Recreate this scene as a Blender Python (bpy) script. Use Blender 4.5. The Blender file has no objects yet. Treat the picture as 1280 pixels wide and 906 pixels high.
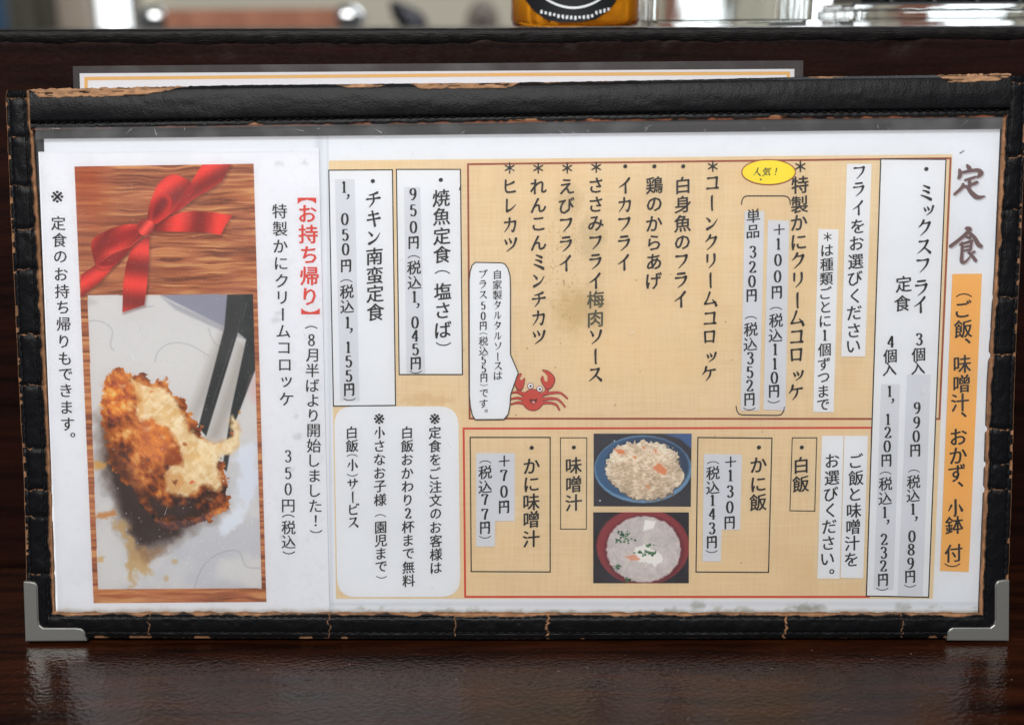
import bpy, bmesh, math, random
import numpy as np
from math import radians, cos, sin, tan, pi
from mathutils import Matrix, Vector
random.seed(7)
sc = bpy.context.scene
col = sc.collection

# ------------------------------------------------------------------ camera
FPX, IW, IH = 1400.0, 1280.0, 906.0
PITCH, ROLL = radians(17.0), radians(-0.4)
CAM = np.array([-0.0003, -0.3847, 0.2303])
R0 = np.array([1, 0, 0.0]); U0 = np.array([0, sin(PITCH), cos(PITCH)])
CF = np.array([0, cos(PITCH), -sin(PITCH)])
CR = cos(ROLL) * R0 + sin(ROLL) * U0
CU = -sin(ROLL) * R0 + cos(ROLL) * U0
cd = bpy.data.cameras.new('camera'); cam = bpy.data.objects.new('camera', cd); col.objects.link(cam)
cam.matrix_world = Matrix(((CR[0], CU[0], -CF[0], CAM[0]), (CR[1], CU[1], -CF[1], CAM[1]), (CR[2], CU[2], -CF[2], CAM[2]), (0, 0, 0, 1)))
cd.sensor_width = 36; cd.lens = 36 * FPX / IW
cd.clip_start = 0.01; cd.clip_end = 50
cd.dof.use_dof = True; cd.dof.focus_distance = 0.428; cd.dof.aperture_fstop = 4.4
sc.camera = cam

# ------------------------------------------------------------------ world and lamps
w = bpy.data.worlds.new('World'); sc.world = w; w.use_nodes = True
w.node_tree.nodes['Background'].inputs[0].default_value = (0.90, 0.94, 1.0, 1)
w.node_tree.nodes['Background'].inputs[1].default_value = 0.13
sc.view_settings.view_transform = 'Standard'; sc.view_settings.look = 'None'
sc.view_settings.exposure = 0; sc.view_settings.gamma = 1
def area(name, loc, target, sx, sy, power, color):
    l = bpy.data.lights.new(name, 'AREA'); l.shape = 'RECTANGLE'; l.size = sx; l.size_y = sy
    l.energy = power; l.color = color
    o = bpy.data.objects.new(name, l); col.objects.link(o); o.location = loc
    o.rotation_euler = (Vector(target) - Vector(loc)).to_track_quat('-Z', 'Y').to_euler()
    return o
area('ceiling_lamp', (-0.22, -1.05, 1.36), (0.0, 0.0, 0.06), 1.5, 0.8, 47, (1.0, 0.985, 0.955))
area('window_light', (0.45, 0.95, 0.95), (0.0, 0.1, 0.15), 1.0, 0.7, 9, (0.92, 0.97, 1.0))

# ------------------------------------------------------------------ the menu's plane
YAW, LEAN = radians(-0.61), radians(12.46)
MX = np.array([cos(YAW), sin(YAW), 0]); MB = np.array([-sin(YAW), cos(YAW), 0])
MV = cos(LEAN) * np.array([0, 0, 1.0]) + sin(LEAN) * MB
MN = np.cross(MX, MV)
MO = np.array([0, 0, 0.0009])
MMAT = Matrix(((MX[0], MV[0], MN[0], MO[0]), (MX[1], MV[1], MN[1], MO[1]), (MX[2], MV[2], MN[2], MO[2]), (0, 0, 0, 1)))
def ray(px, py):
    px = np.asarray(px, float); py = np.asarray(py, float)
    return CF + ((px - IW / 2) / FPX)[..., None] * CR + ((IH / 2 - py) / FPX)[..., None] * CU
def UV(px, py, n=0.0):
    """sheet layout measured on the photo -> metres on the menu's own plane, n metres in front of it"""
    px, py = np.broadcast_arrays(np.asarray(px, float), np.asarray(py, float))
    d = ray(px, py); n = np.asarray(n, float)
    t = ((MO - CAM) @ MN + n) / (d @ MN)
    P = CAM + t[..., None] * d - MO
    return np.stack([P @ MX, P @ MV, np.broadcast_to(n, px.shape)], -1)
def AT(px, py, Y):
    d = ray(px, py); t = (Y - CAM[1]) / d[..., 1]
    return CAM + t[..., None] * d if d.ndim > 1 else CAM + t * d

# ------------------------------------------------------------------ helpers
def srgb(*c):
    c = np.array(c, float) / 255.0
    return np.where(c <= 0.04045, c / 12.92, ((c + 0.055) / 1.055) ** 2.4)
def lin(c):
    c = np.clip(c, 0, 1)
    return np.where(c <= 0.04045, c / 12.92, ((c + 0.055) / 1.055) ** 2.4)
def mat(name, color=(0.5, 0.5, 0.5), rough=0.5, metal=0.0, **kw):
    m = bpy.data.materials.new(name); m.use_nodes = True
    b = m.node_tree.nodes['Principled BSDF']
    b.inputs['Base Color'].default_value = (*[float(x) for x in color], 1)
    b.inputs['Roughness'].default_value = rough; b.inputs['Metallic'].default_value = metal
    for k, v in kw.items(): b.inputs[k].default_value = v
    return m
def nd(m, t, **kw):
    n = m.node_tree.nodes.new(t)
    for k, v in kw.items(): setattr(n, k, v)
    return n
def lk(m, a, b): m.node_tree.links.new(a, b)
def noise_bump(m, scale=(100, 100, 100), strength=0.3, dist=0.001, detail=4, coord='Object'):
    b = m.node_tree.nodes['Principled BSDF']
    tc = nd(m, 'ShaderNodeTexCoord'); mp = nd(m, 'ShaderNodeMapping'); mp.inputs['Scale'].default_value = scale
    nz = nd(m, 'ShaderNodeTexNoise'); nz.inputs['Scale'].default_value = 1; nz.inputs['Detail'].default_value = detail
    bp = nd(m, 'ShaderNodeBump'); bp.inputs['Strength'].default_value = strength; bp.inputs['Distance'].default_value = dist
    lk(m, tc.outputs[coord], mp.inputs[0]); lk(m, mp.outputs[0], nz.inputs['Vector'])
    lk(m, nz.outputs['Fac'], bp.inputs['Height']); lk(m, bp.outputs[0], b.inputs['Normal'])
    return nz, bp
def tag(o, label=None, cat=None, group=None, kind=None):
    if label: o['label'] = label
    if cat: o['category'] = cat
    if group: o['group'] = group
    if kind: o['kind'] = kind
    return o
def mesh_obj(name, V, F, m, parent=None, colors=None, wear=None, smooth=False):
    me = bpy.data.meshes.new(name)
    V = np.asarray(V, np.float32)
    if isinstance(F, np.ndarray):
        me.vertices.add(len(V)); me.vertices.foreach_set('co', V.ravel())
        k = F.shape[1]; me.loops.add(F.size); me.loops.foreach_set('vertex_index', F.astype(np.int32).ravel())
        me.polygons.add(len(F)); me.polygons.foreach_set('loop_start', np.arange(0, F.size, k, dtype=np.int32))
        me.update(calc_edges=True)
    else:
        me.from_pydata(V.tolist(), [], F)
    if colors is not None:
        a = me.color_attributes.new('Col', 'FLOAT_COLOR', 'POINT')
        a.data.foreach_set('color', np.concatenate([colors, np.ones((len(colors), 1))], 1).astype(np.float32).ravel())
    if wear is not None:
        a = me.attributes.new('wear', 'FLOAT', 'POINT'); a.data.foreach_set('value', wear.astype(np.float32))
    if smooth: me.polygons.foreach_set('use_smooth', np.ones(len(me.polygons), bool))
    me.materials.append(m)
    o = bpy.data.objects.new(name, me); col.objects.link(o)
    if parent: o.parent = parent
    return o
def bm_obj(name, bm, m, parent=None, smooth=False):
    me = bpy.data.meshes.new(name); bm.to_mesh(me); bm.free()
    if smooth:
        for p in me.polygons: p.use_smooth = True
    me.materials.append(m)
    o = bpy.data.objects.new(name, me); col.objects.link(o)
    if parent: o.parent = parent
    return o
def empty(name, label, cat, mw=None, group=None):
    o = bpy.data.objects.new(name, None); col.objects.link(o); o.empty_display_size = 0.02
    if mw is not None: o.matrix_world = mw
    return tag(o, label, cat, group)
def grid_faces(nu, nv):
    i = np.arange((nv - 1) * nu).reshape(nv - 1, nu)[:, :-1].ravel()
    return np.stack([i, i + 1, i + nu + 1, i + nu], 1)
def bilin(q, nu, nv):
    """q: TL TR BR BL in layout units; rows go from the bottom up so faces look along +n"""
    q = np.array(q, float); s = np.linspace(0, 1, nu); t = np.linspace(0, 1, nv)
    S, T = np.meshgrid(s, t)
    top = q[0] * (1 - S[..., None]) + q[1] * S[..., None]; bot = q[3] * (1 - S[..., None]) + q[2] * S[..., None]
    P = bot * (1 - T[..., None]) + top * T[..., None]
    return P[..., 0].ravel(), P[..., 1].ravel(), S.ravel(), T.ravel()
_rs = np.random.RandomState(3); _perm = _rs.rand(256, 256)
def vnoise(x, y):
    xi = np.floor(x).astype(int); yi = np.floor(y).astype(int); fx = x - xi; fy = y - yi
    fx = fx * fx * (3 - 2 * fx); fy = fy * fy * (3 - 2 * fy)
    g = lambda a, b: _perm[a & 255, b & 255]
    return (g(xi, yi) * (1 - fx) + g(xi + 1, yi) * fx) * (1 - fy) + (g(xi, yi + 1) * (1 - fx) + g(xi + 1, yi + 1) * fx) * fy
def fbm(x, y, o=4, seed=0):
    s = 0; a = 0.5; tot = 0
    for k in range(o):
        s = s + a * vnoise(x * 2 ** k + seed * 17.3 + k * 5.1, y * 2 ** k + seed * 9.7 + k * 3.3); tot += a; a *= 0.5
    return s / tot
def sstep(a, b, x):
    t = np.clip((x - a) / (b - a), 0, 1); return t * t * (3 - 2 * t)
def catmull(P, n=6, closed=True):
    P = np.array(P, float); N = len(P); out = []
    rng = range(N) if closed else range(N - 1)
    for i in rng:
        if closed: p0, p1, p2, p3 = P[i - 1], P[i], P[(i + 1) % N], P[(i + 2) % N]
        else: p0, p1, p2, p3 = P[max(i - 1, 0)], P[i], P[i + 1], P[min(i + 2, N - 1)]
        for t in np.arange(n) / n:
            out.append(0.5 * ((2 * p1) + (-p0 + p2) * t + (2 * p0 - 5 * p1 + 4 * p2 - p3) * t * t + (-p0 + 3 * p1 - 3 * p2 + p3) * t ** 3))
    if not closed: out.append(P[-1])
    return np.array(out)
def segdist(X, Y, a, b):
    d = b - a; L = max(d @ d, 1e-9)
    t = np.clip(((X - a[0]) * d[0] + (Y - a[1]) * d[1]) / L, 0, 1)
    return np.hypot(X - a[0] - t * d[0], Y - a[1] - t * d[1]), t
def polydist(X, Y, P):
    P = np.array(P, float); D = np.full(X.shape, 1e9); ins = np.zeros(X.shape, bool)
    for i in range(len(P)):
        a, b = P[i - 1], P[i]
        D = np.minimum(D, segdist(X, Y, a, b)[0])
        c = ((a[1] > Y) != (b[1] > Y))
        if a[1] != b[1]: ins ^= c & (X < (b[0] - a[0]) * (Y - a[1]) / (b[1] - a[1]) + a[0])
    return np.where(ins, -D, D)

class Paint:
    """colours for the flat printed pictures, in sRGB 0..255, one per mesh vertex"""
    def __init__(s, X, Y, base): s.X, s.Y = X, Y; s.C = np.tile(np.array(base, float), (len(X), 1))
    def mix(s, a, c):
        c = np.array(c, float)
        if c.ndim == 1: c = c[None]
        s.C = s.C * (1 - a[:, None]) + c * a[:, None]
    def fill(s, P, c, soft=1.0, alpha=1.0, warp=0.0, ws=6.0, curve=False, seed=0, xf=None):
        if xf: P = [(xf[0] + x * xf[2], xf[1] + y * xf[2]) for x, y in P]
        if curve: P = catmull(P)
        P = np.array(P, float); pad = soft + abs(warp) * 2 + 2
        m = (s.X > P[:, 0].min() - pad) & (s.X < P[:, 0].max() + pad) & (s.Y > P[:, 1].min() - pad) & (s.Y < P[:, 1].max() + pad)
        X, Y = s.X[m], s.Y[m]
        if warp:
            X = X + warp * (fbm(s.X[m] / ws, s.Y[m] / ws, 3, seed + 1) - .5) * 2; Y = Y + warp * (fbm(s.X[m] / ws, s.Y[m] / ws, 3, seed + 2) - .5) * 2
        d = polydist(X, Y, P); a = np.zeros(len(s.X)); a[m] = np.clip(0.5 - d / soft, 0, 1) * alpha
        if callable(c): c = c(s.X, s.Y)
        s.mix(a, c); return a
    def ell(s, cx, cy, rx, ry, c, soft=1.0, alpha=1.0, warp=0.0, ws=6.0, seed=0):
        t = np.linspace(0, 2 * pi, 28, endpoint=False)
        return s.fill(np.stack([cx + rx * np.cos(t), cy + ry * np.sin(t)], 1), c, soft, alpha, warp, ws, False, seed)
    def line(s, P, wd, c, soft=1.0, alpha=1.0, xf=None):
        if xf: P = [(xf[0] + x * xf[2], xf[1] + y * xf[2]) for x, y in P]
        P = np.array(P, float); D = np.full(s.X.shape, 1e9)
        for i in range(len(P) - 1): D = np.minimum(D, segdist(s.X, s.Y, P[i], P[i + 1])[0])
        s.mix(np.clip(0.5 - (D - wd / 2) / soft, 0, 1) * alpha, c)
    def done(s, gain=1.0): return lin(s.C / 255.0) * gain

# ------------------------------------------------------------------ materials
def attr_mat(name, rough=0.55, spec=0.35):
    m = mat(name, rough=rough); b = m.node_tree.nodes['Principled BSDF']; b.inputs['Specular IOR Level'].default_value = spec
    a = nd(m, 'ShaderNodeAttribute', attribute_name='Col'); lk(m, a.outputs['Color'], b.inputs['Base Color'])
    return m
M_print = attr_mat('printed_paper')
noise_bump(M_print, (60, 60, 60), 0.15, 0.0006, 2)
M_ink = mat('black_ink', srgb(30, 29, 33), 0.6)
M_ink_brush = mat('dark_brown_ink', srgb(28, 25, 27), 0.6)
M_red = mat('red_ink', srgb(215, 62, 48), 0.6)
M_redline = mat('red_line', srgb(205, 66, 48), 0.6)
M_brownline = mat('brown_line', srgb(150, 72, 48), 0.6)
M_title = mat('brown_title_ink', srgb(108, 82, 82), 0.6)
M_titleshadow = mat('grey_title_shade_ink', srgb(196, 190, 196), 0.6)
M_orange = mat('orange_print', srgb(240, 178, 92), 0.55)
M_white = mat('white_print', srgb(230, 233, 238), 0.55)
M_grey = mat('pale_grey_print', srgb(213, 216, 223), 0.55)
M_paper2 = mat('white_card', srgb(232, 234, 238), 0.5)
M_gold = mat('gold_line', srgb(232, 178, 84), 0.5)
M_yellow = mat('yellow_print', srgb(244, 224, 40), 0.5)
M_crab = mat('crab_red', srgb(198, 72, 58), 0.6)
M_crabd = mat('crab_dark_red', srgb(120, 44, 40), 0.6)
M_board = mat('black_board', srgb(26, 26, 28), 0.6)

M_leather = mat('worn_black_leather', rough=0.5); b = M_leather.node_tree.nodes['Principled BSDF']
a = nd(M_leather, 'ShaderNodeAttribute', attribute_name='Col'); lk(M_leather, a.outputs['Color'], b.inputs['Base Color'])
a2 = nd(M_leather, 'ShaderNodeAttribute', attribute_name='wear')
mr = nd(M_leather, 'ShaderNodeMapRange'); mr.inputs['To Min'].default_value = 0.42; mr.inputs['To Max'].default_value = 0.9
lk(M_leather, a2.outputs['Fac'], mr.inputs['Value']); lk(M_leather, mr.outputs[0], b.inputs['Roughness'])
b.inputs['Specular IOR Level'].default_value = 0.13
tc = nd(M_leather, 'ShaderNodeTexCoord'); vo = nd(M_leather, 'ShaderNodeTexVoronoi'); vo.inputs['Scale'].default_value = 1500
nz = nd(M_leather, 'ShaderNodeTexNoise'); nz.inputs['Scale'].default_value = 350; nz.inputs['Detail'].default_value = 5
ad = nd(M_leather, 'ShaderNodeMath', operation='ADD'); bp = nd(M_leather, 'ShaderNodeBump')
bp.inputs['Strength'].default_value = 0.22; bp.inputs['Distance'].default_value = 0.0003
lk(M_leather, tc.outputs['Object'], vo.inputs['Vector']); lk(M_leather, tc.outputs['Object'], nz.inputs['Vector'])
lk(M_leather, vo.outputs['Distance'], ad.inputs[0]); lk(M_leather, nz.outputs['Fac'], ad.inputs[1])
lk(M_leather, ad.outputs[0], bp.inputs['Height']); lk(M_leather, bp.outputs[0], b.inputs['Normal'])
M_thread = mat('black_thread', srgb(16, 16, 19), 0.7, **{'Specular IOR Level': .2})
M_metal = mat('brushed_nickel', (0.42, 0.42, 0.40), 0.42, .92); noise_bump(M_metal, (900, 900, 900), 0.08, 0.0002, 3)
M_chrome = mat('chrome', (0.6, 0.61, 0.62), 0.22, 1.0)

def film_mat(name, tint, haze, rough, bump):
    m = bpy.data.materials.new(name); m.use_nodes = True; nt = m.node_tree; nt.nodes.clear()
    out = nt.nodes.new('ShaderNodeOutputMaterial'); tr = nt.nodes.new('ShaderNodeBsdfTransparent'); tr.inputs[0].default_value = (*tint, 1)
    gl = nt.nodes.new('ShaderNodeBsdfGlossy'); gl.inputs['Roughness'].default_value = rough
    df = nt.nodes.new('ShaderNodeBsdfDiffuse'); df.inputs[0].default_value = (0.8, 0.8, 0.82, 1)
    fr = nt.nodes.new('ShaderNodeFresnel'); fr.inputs[0].default_value = 1.42
    m1 = nt.nodes.new('ShaderNodeMixShader'); m2 = nt.nodes.new('ShaderNodeMixShader'); m1.inputs[0].default_value = haze
    tcn = nt.nodes.new('ShaderNodeTexCoord'); n = nt.nodes.new('ShaderNodeTexNoise'); n.inputs['Scale'].default_value = 14; n.inputs['Detail'].default_value = 3
    n2 = nt.nodes.new('ShaderNodeTexNoise'); n2.inputs['Scale'].default_value = 60; n2.inputs['Detail'].default_value = 6
    rm = nt.nodes.new('ShaderNodeMapRange'); rm.inputs['From Min'].default_value = .45; rm.inputs['From Max'].default_value = .8
    rm.inputs['To Min'].default_value = haze; rm.inputs['To Max'].default_value = haze * 2.6
    bpn = nt.nodes.new('ShaderNodeBump'); bpn.inputs['Strength'].default_value = bump; bpn.inputs['Distance'].default_value = 0.004
    L = nt.links.new
    L(tcn.outputs['Object'], n.inputs['Vector']); L(tcn.outputs['Object'], n2.inputs['Vector']); L(n.outputs['Fac'], bpn.inputs['Height'])
    L(n2.outputs['Fac'], rm.inputs['Value']); L(rm.outputs[0], m1.inputs[0])
    L(bpn.outputs[0], gl.inputs['Normal']); L(bpn.outputs[0], fr.inputs['Normal'])
    L(tr.outputs[0], m1.inputs[1]); L(df.outputs[0], m1.inputs[2]); L(fr.outputs[0], m2.inputs[0]); L(m1.outputs[0], m2.inputs[1]); L(gl.outputs[0], m2.inputs[2]); L(m2.outputs[0], out.inputs[0])
    return m
M_sleeve = film_mat('scuffed_clear_plastic', (0.97, 0.97, 0.975), 0.016, 0.10, 0.12)
M_laminate = film_mat('cloudy_laminate_film', (0.85, 0.84, 0.85), 0.035, 0.25, 0.15)

def wood(name, dark, light, grain_scale, rough, bumpd, coat=0.0):
    m = mat(name, rough=rough); b = m.node_tree.nodes['Principled BSDF']
    tc = nd(m, 'ShaderNodeTexCoord'); mp = nd(m, 'ShaderNodeMapping'); mp.inputs['Scale'].default_value = grain_scale
    n1 = nd(m, 'ShaderNodeTexNoise'); n1.inputs['Scale'].default_value = 1; n1.inputs['Detail'].default_value = 8; n1.inputs['Roughness'].default_value = 0.65; n1.inputs['Distortion'].default_value = 0.6
    cr = nd(m, 'ShaderNodeValToRGB'); e = cr.color_ramp.elements
    e[0].position = 0.35; e[0].color = (*dark, 1); e[1].position = 0.72; e[1].color = (*light, 1)
    n2 = nd(m, 'ShaderNodeTexNoise'); n2.inputs['Scale'].default_value = 800; n2.inputs['Detail'].default_value = 2; n2.inputs['Roughness'].default_value = 0.5
    mp2 = nd(m, 'ShaderNodeMapping'); mp2.inputs['Scale'].default_value = (0.55, 0.9, 0.9); mp2.inputs['Rotation'].default_value = (0, 0, radians(-35))
    ad = nd(m, 'ShaderNodeMath', operation='ADD'); bp = nd(m, 'ShaderNodeBump'); bp.inputs['Strength'].default_value = 1.0; bp.inputs['Distance'].default_value = bumpd
    lk(m, tc.outputs['Object'], mp.inputs[0]); lk(m, mp.outputs[0], n1.inputs['Vector']); lk(m, n1.outputs['Fac'], cr.inputs[0]); lk(m, cr.outputs[0], b.inputs['Base Color'])
    lk(m, tc.outputs['Object'], mp2.inputs[0]); lk(m, mp2.outputs[0], n2.inputs['Vector'])
    lk(m, n2.outputs['Fac'], ad.inputs[0]); ad.operation = 'MULTIPLY_ADD'; ad.inputs[1].default_value = 1.0; ms = nd(m, 'ShaderNodeMath', operation='MULTIPLY'); ms.inputs[1].default_value = coat; lk(m, n1.outputs['Fac'], ms.inputs[0]); lk(m, ms.outputs[0], ad.inputs[2]); lk(m, ad.outputs[0], bp.inputs['Height']); lk(m, bp.outputs[0], b.inputs['Normal'])
    mr = nd(m, 'ShaderNodeMapRange'); mr.inputs['To Min'].default_value = rough * 0.8; mr.inputs['To Max'].default_value = rough * 1.4
    lk(m, n2.outputs['Fac'], mr.inputs['Value']); lk(m, mr.outputs[0], b.inputs['Roughness'])
    b.inputs['IOR'].default_value = 1.55
    return m
M_table = wood('dark_lacquered_wood', (0.004, 0.0012, 0.0006), (0.030, 0.0078, 0.0030), (14, 160, 60), 0.15, 0.00027, .1)
M_table.node_tree.nodes['Principled BSDF'].inputs['Specular IOR Level'].default_value = .27
M_ledge = wood('dark_red_brown_wood', (0.003, 0.001, 0.0009), (0.020, 0.0048, 0.0025), (7, 60, 130), 0.34, 0.00008, .8)
M_ledge.node_tree.nodes['Principled BSDF'].inputs['Specular IOR Level'].default_value = .2

# ------------------------------------------------------------------ the setting: counter and ledge
def slab(name, x0, x1, y0, y1, z0, z1, m, bev, parent=None, kind=None):
    bm = bmesh.new(); bmesh.ops.create_cube(bm, size=1)
    for v in bm.verts: v.co = Vector(((x0 + x1) / 2 + v.co.x * (x1 - x0), (y0 + y1) / 2 + v.co.y * (y1 - y0), (z0 + z1) / 2 + v.co.z * (z1 - z0)))
    if bev: bmesh.ops.bevel(bm, geom=bm.edges[:], offset=bev, segments=3, affect='EDGES')
    o = bm_obj(name, bm, m, parent)
    if kind: o['kind'] = kind
    return o
LY = 0.066
o = slab('counter_top', -0.9, 0.9, -0.62, LY - 0.0003, -0.04, 0.0, M_table, 0.003, kind='structure')
# the raised ledge: profile swept along x, with a chipped, rounded front edge
zl, zr = AT(0, 41.2, LY)[2], AT(1280, 37.0, LY)[2]
xs = np.linspace(-0.9, 0.9, 1400)
xa, xb = AT(0, 41, LY)[0], AT(1280, 37, LY)[0]
ztop = zl + (zr - zl) * (np.clip(xs, xa, xb) - xa) / (xb - xa)
prof = [(0, -1.0)] + [(0, -0.030 + 0.0035 * k) for k in range(8)] + [(0.0 , -0.0026), (0.0004, -0.0015), (0.001, -0.0007), (0.002, -0.0002), (0.0036, 0), (0.008, 0.0), (0.03, 0), (0.30, 0.0), (0.30, -1.0)]
V = []
for j, (py_, pz) in enumerate(prof):
    rgh = fbm(xs * 260, np.full_like(xs, j * 0.9), 4, 5) - 0.5
    chip = sstep(0.66, 0.78, fbm(xs * 55, np.full_like(xs, j * 0.5), 4, 9)) * 0.0008
    edge = 1.0 if 8 <= j <= 14 else 0.0
    yy = LY + py_ + edge * (rgh * 0.0006 + chip)
    zz = (ztop + pz if pz > -0.9 else np.full_like(xs, -0.04)) + edge * (rgh * 0.0005 - chip)
    V.append(np.stack([xs, yy, zz], 1))
V = np.concatenate(V); F = grid_faces(len(xs), len(prof))
o = mesh_obj('counter_ledge', V, F, M_ledge, smooth=True); o['kind'] = 'structure'
# black lacquer rim, a thin lipping along the ledge's top edge
M_rim = mat('chipped_black_lacquer', srgb(18, 16, 16), 0.42, **{'Specular IOR Level': .12}); noise_bump(M_rim, (300, 1500, 2500), 0.8, 0.0003, 7)
prof2 = [(-0.0001, -0.0040), (-0.0004, -0.0034), (-0.0005, -0.0015), (-0.0003, -0.0002), (0.0004, 0.0008), (0.0020, 0.0011), (0.006, 0.0012), (0.0075, 0.0004)]
V = []
for j, (py_, pz) in enumerate(prof2):
    rgh = fbm(xs * 300, np.full_like(xs, j * 0.8), 5, 15) - 0.5
    low = (fbm(xs * 45, np.full_like(xs, 0.3), 5, 19) - 0.5) * (0.0036 if j < 2 else 0)
    V.append(np.stack([xs, LY + py_ + rgh * 0.0008, ztop + pz + rgh * 0.0004 + low], 1))
o = mesh_obj('ledge_lipping', np.concatenate(V), grid_faces(len(xs), len(prof2)), M_rim, smooth=True); o['kind'] = 'structure'

# ------------------------------------------------------------------ laminated card behind the menu
def quad_sheet(name, q, n, m, parent, nu=2, nv=2, colors=None, bend=None):
    X, Y, S, T = bilin(q, nu, nv)
    V = UV(X, Y, n)
    if bend is not None: V[:, 2] += bend(S, T)
    return mesh_obj(name, V, grid_faces(nu, nv), m, parent, colors)
CN = -0.0068
card = empty('laminated_card', 'laminated white card with a gold border line, standing behind the black menu', 'card', MMAT)
film = quad_sheet('film', [(91, 83), (1004, 76), (995, 788), (112, 788)], CN, M_laminate, card, 60, 10, bend=lambda S, T: 0.0003 * np.sin(S * 9))
quad_sheet('paper', [(99.5, 92), (993, 86.5), (985, 780), (120, 780)], CN - 0.0006, M_paper2, card)
def ribbon(name, P, wpx, n, m, parent, closed=False):
    P = np.array(P, float); N = len(P); Vs = []; Fs = []
    L, Rr = [], []
    for i in range(N):
        a = P[i - 1] if (closed or i > 0) else P[i]; c = P[(i + 1) % N] if (closed or i < N - 1) else P[i]
        d1 = P[i] - a; d2 = c - P[i]
        if not np.any(d1): d1 = d2
        if not np.any(d2): d2 = d1
        d1 = d1 / np.linalg.norm(d1); d2 = d2 / np.linalg.norm(d2)
        t = d1 + d2; t = t / max(np.linalg.norm(t), 1e-6); nn = np.array([-t[1], t[0]])
        k = 1 / max(abs(nn @ np.array([-d1[1], d1[0]])), 0.4)
        L.append(P[i] + nn * wpx / 2 * k); Rr.append(P[i] - nn * wpx / 2 * k)
    A = np.array(L + Rr); V = UV(A[:, 0], A[:, 1], n)
    M = N if closed else N - 1
    F = [(i, (i + 1) % N, N + (i + 1) % N, N + i) for i in range(M)]
    return mesh_obj(name, V, F, m, parent)
ribbon('border_line', [(108, 770), (107.5, 98.5), (300, 96.6), (640, 93.5), (985.5, 91.8), (985, 770)], 4.2, CN - 0.00055, M_gold, card)

# ------------------------------------------------------------------ the menu holder
holder = empty('menu_holder', 'worn black leather menu holder with torn tan edges and metal corners on the dark counter', 'menu holder', MMAT)
OUT = [(11, 116), (16, 300), (24, 470), (30, 610), (35, 794), (640, 797), (1257, 795), (1262, 610), (1268, 470), (1277, 300), (1283, 96), (850, 101), (640, 105), (300, 108)]
P = np.array(OUT, float); Vf = UV(P[:, 0], P[:, 1], 0.0); Vb = Vf.copy(); Vb[:, 2] = -0.004; N = len(P)
mesh_obj('back_board', np.concatenate([Vf, Vb]), [tuple(range(N)), tuple(reversed(range(N, 2 * N)))] + [(i, i + N, (i + 1) % N + N, (i + 1) % N) for i in range(N)], M_board, holder)

BLACK = np.array([12, 12.5, 15.0]); TAN = np.array([148, 112, 84.0])
def band(label, q, nu, nv, height, wear, stitches, across=True, edgewob=0.0):
    """padded leather strip: q corners, height(S,T)->m, wear(X,Y,S,T)->0..1"""
    X, Y, S, T = bilin(q, nu, nv)
    wr = np.clip(wear(X, Y, S, T), 0, 1)
    h = height(S, T)
    h = h - wr * 0.0003 + (fbm(X / 30, Y / 30, 2, 4) - .5) * 0.0002
    for (st, ax) in stitches:
        d = np.abs((T if ax == 'T' else S) - st(S, T)) * (abs(q[0][1] - q[3][1]) if ax == 'T' else abs(q[1][0] - q[0][0]))
        h = h - 0.00035 * np.exp(-(d / 1.6) ** 2)
    h = np.maximum(h, 0.0002)
    tan_c = TAN * (0.72 + 0.5 * fbm(X / 5, Y / 2.5, 4, 8))[:, None] + np.array([0, -6, -10])
    tan_c = tan_c * (1 - 0.75 * sstep(.62, .7, fbm(X / 9, Y / 1.3, 3, 31)))[:, None]
    blk = BLACK * (0.85 + 0.35 * fbm(X / 14, Y / 14, 3, 2))[:, None]
    C = blk * (1 - wr[:, None]) + tan_c * wr[:, None]
    V = UV(X, Y, h)
    # skirt down to the board on every side
    o = mesh_obj('leather_band', V, grid_faces(nu, nv), M_leather, holder, lin(C / 255), wr, smooth=True)
    o['label'] = label
    return o
def stitch_run(P, parent, n, length=7.0, gap=3.0, wd=1.5, slant=0.0):
    """short raised threads along a polyline"""
    P = np.array(P, float); seg = np.linalg.norm(np.diff(P, axis=0), axis=1); cum = np.r_[0, np.cumsum(seg)]
    tot = cum[-1]; pos = 0.0; V = []; F = []
    at = lambda s: np.array([np.interp(s, cum, P[:, 0]), np.interp(s, cum, P[:, 1])])
    while pos + length < tot:
        a = at(pos); b = at(pos + length * random.uniform(.85, 1.05)); d = (b - a) / np.linalg.norm(b - a); nn = np.array([-d[1], d[0]])
        j = random.uniform(-.5, .5); a = a + nn * (j - slant); b = b + nn * (j + slant)
        for k in range(7):
            t = k / 6; c = a + (b - a) * t; wk = wd / 2 * (sin(pi * (0.12 + 0.76 * t)) ** .5); hk = n + 0.00045 * sin(pi * (0.05 + .9 * t)) - 0.0003
            for (sx, hh) in ((-1, 0), (-0.6, .8), (0, 1.1), (0.6, .8), (1, 0)):
                q = c + nn * sx * wk; V.append(UV(q[0], q[1], hk + hh * 0.00018))
        base = len(V) - 35
        for k in range(6):
            for m_ in range(4):
                F.append((base + k * 5 + m_, base + k * 5 + m_ + 1, base + k * 5 + m_ + 6, base + k * 5 + m_ + 5))
        pos += length + gap
    o = mesh_obj('stitching', np.array(V), F, M_thread, parent, smooth=True); o['kind'] = 'stuff'; return o
def wig(X, sc, amp, seed): return (fbm(X / sc, np.zeros_like(X) + seed * 3.1, 4, seed) - .5) * 2 * amp
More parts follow.
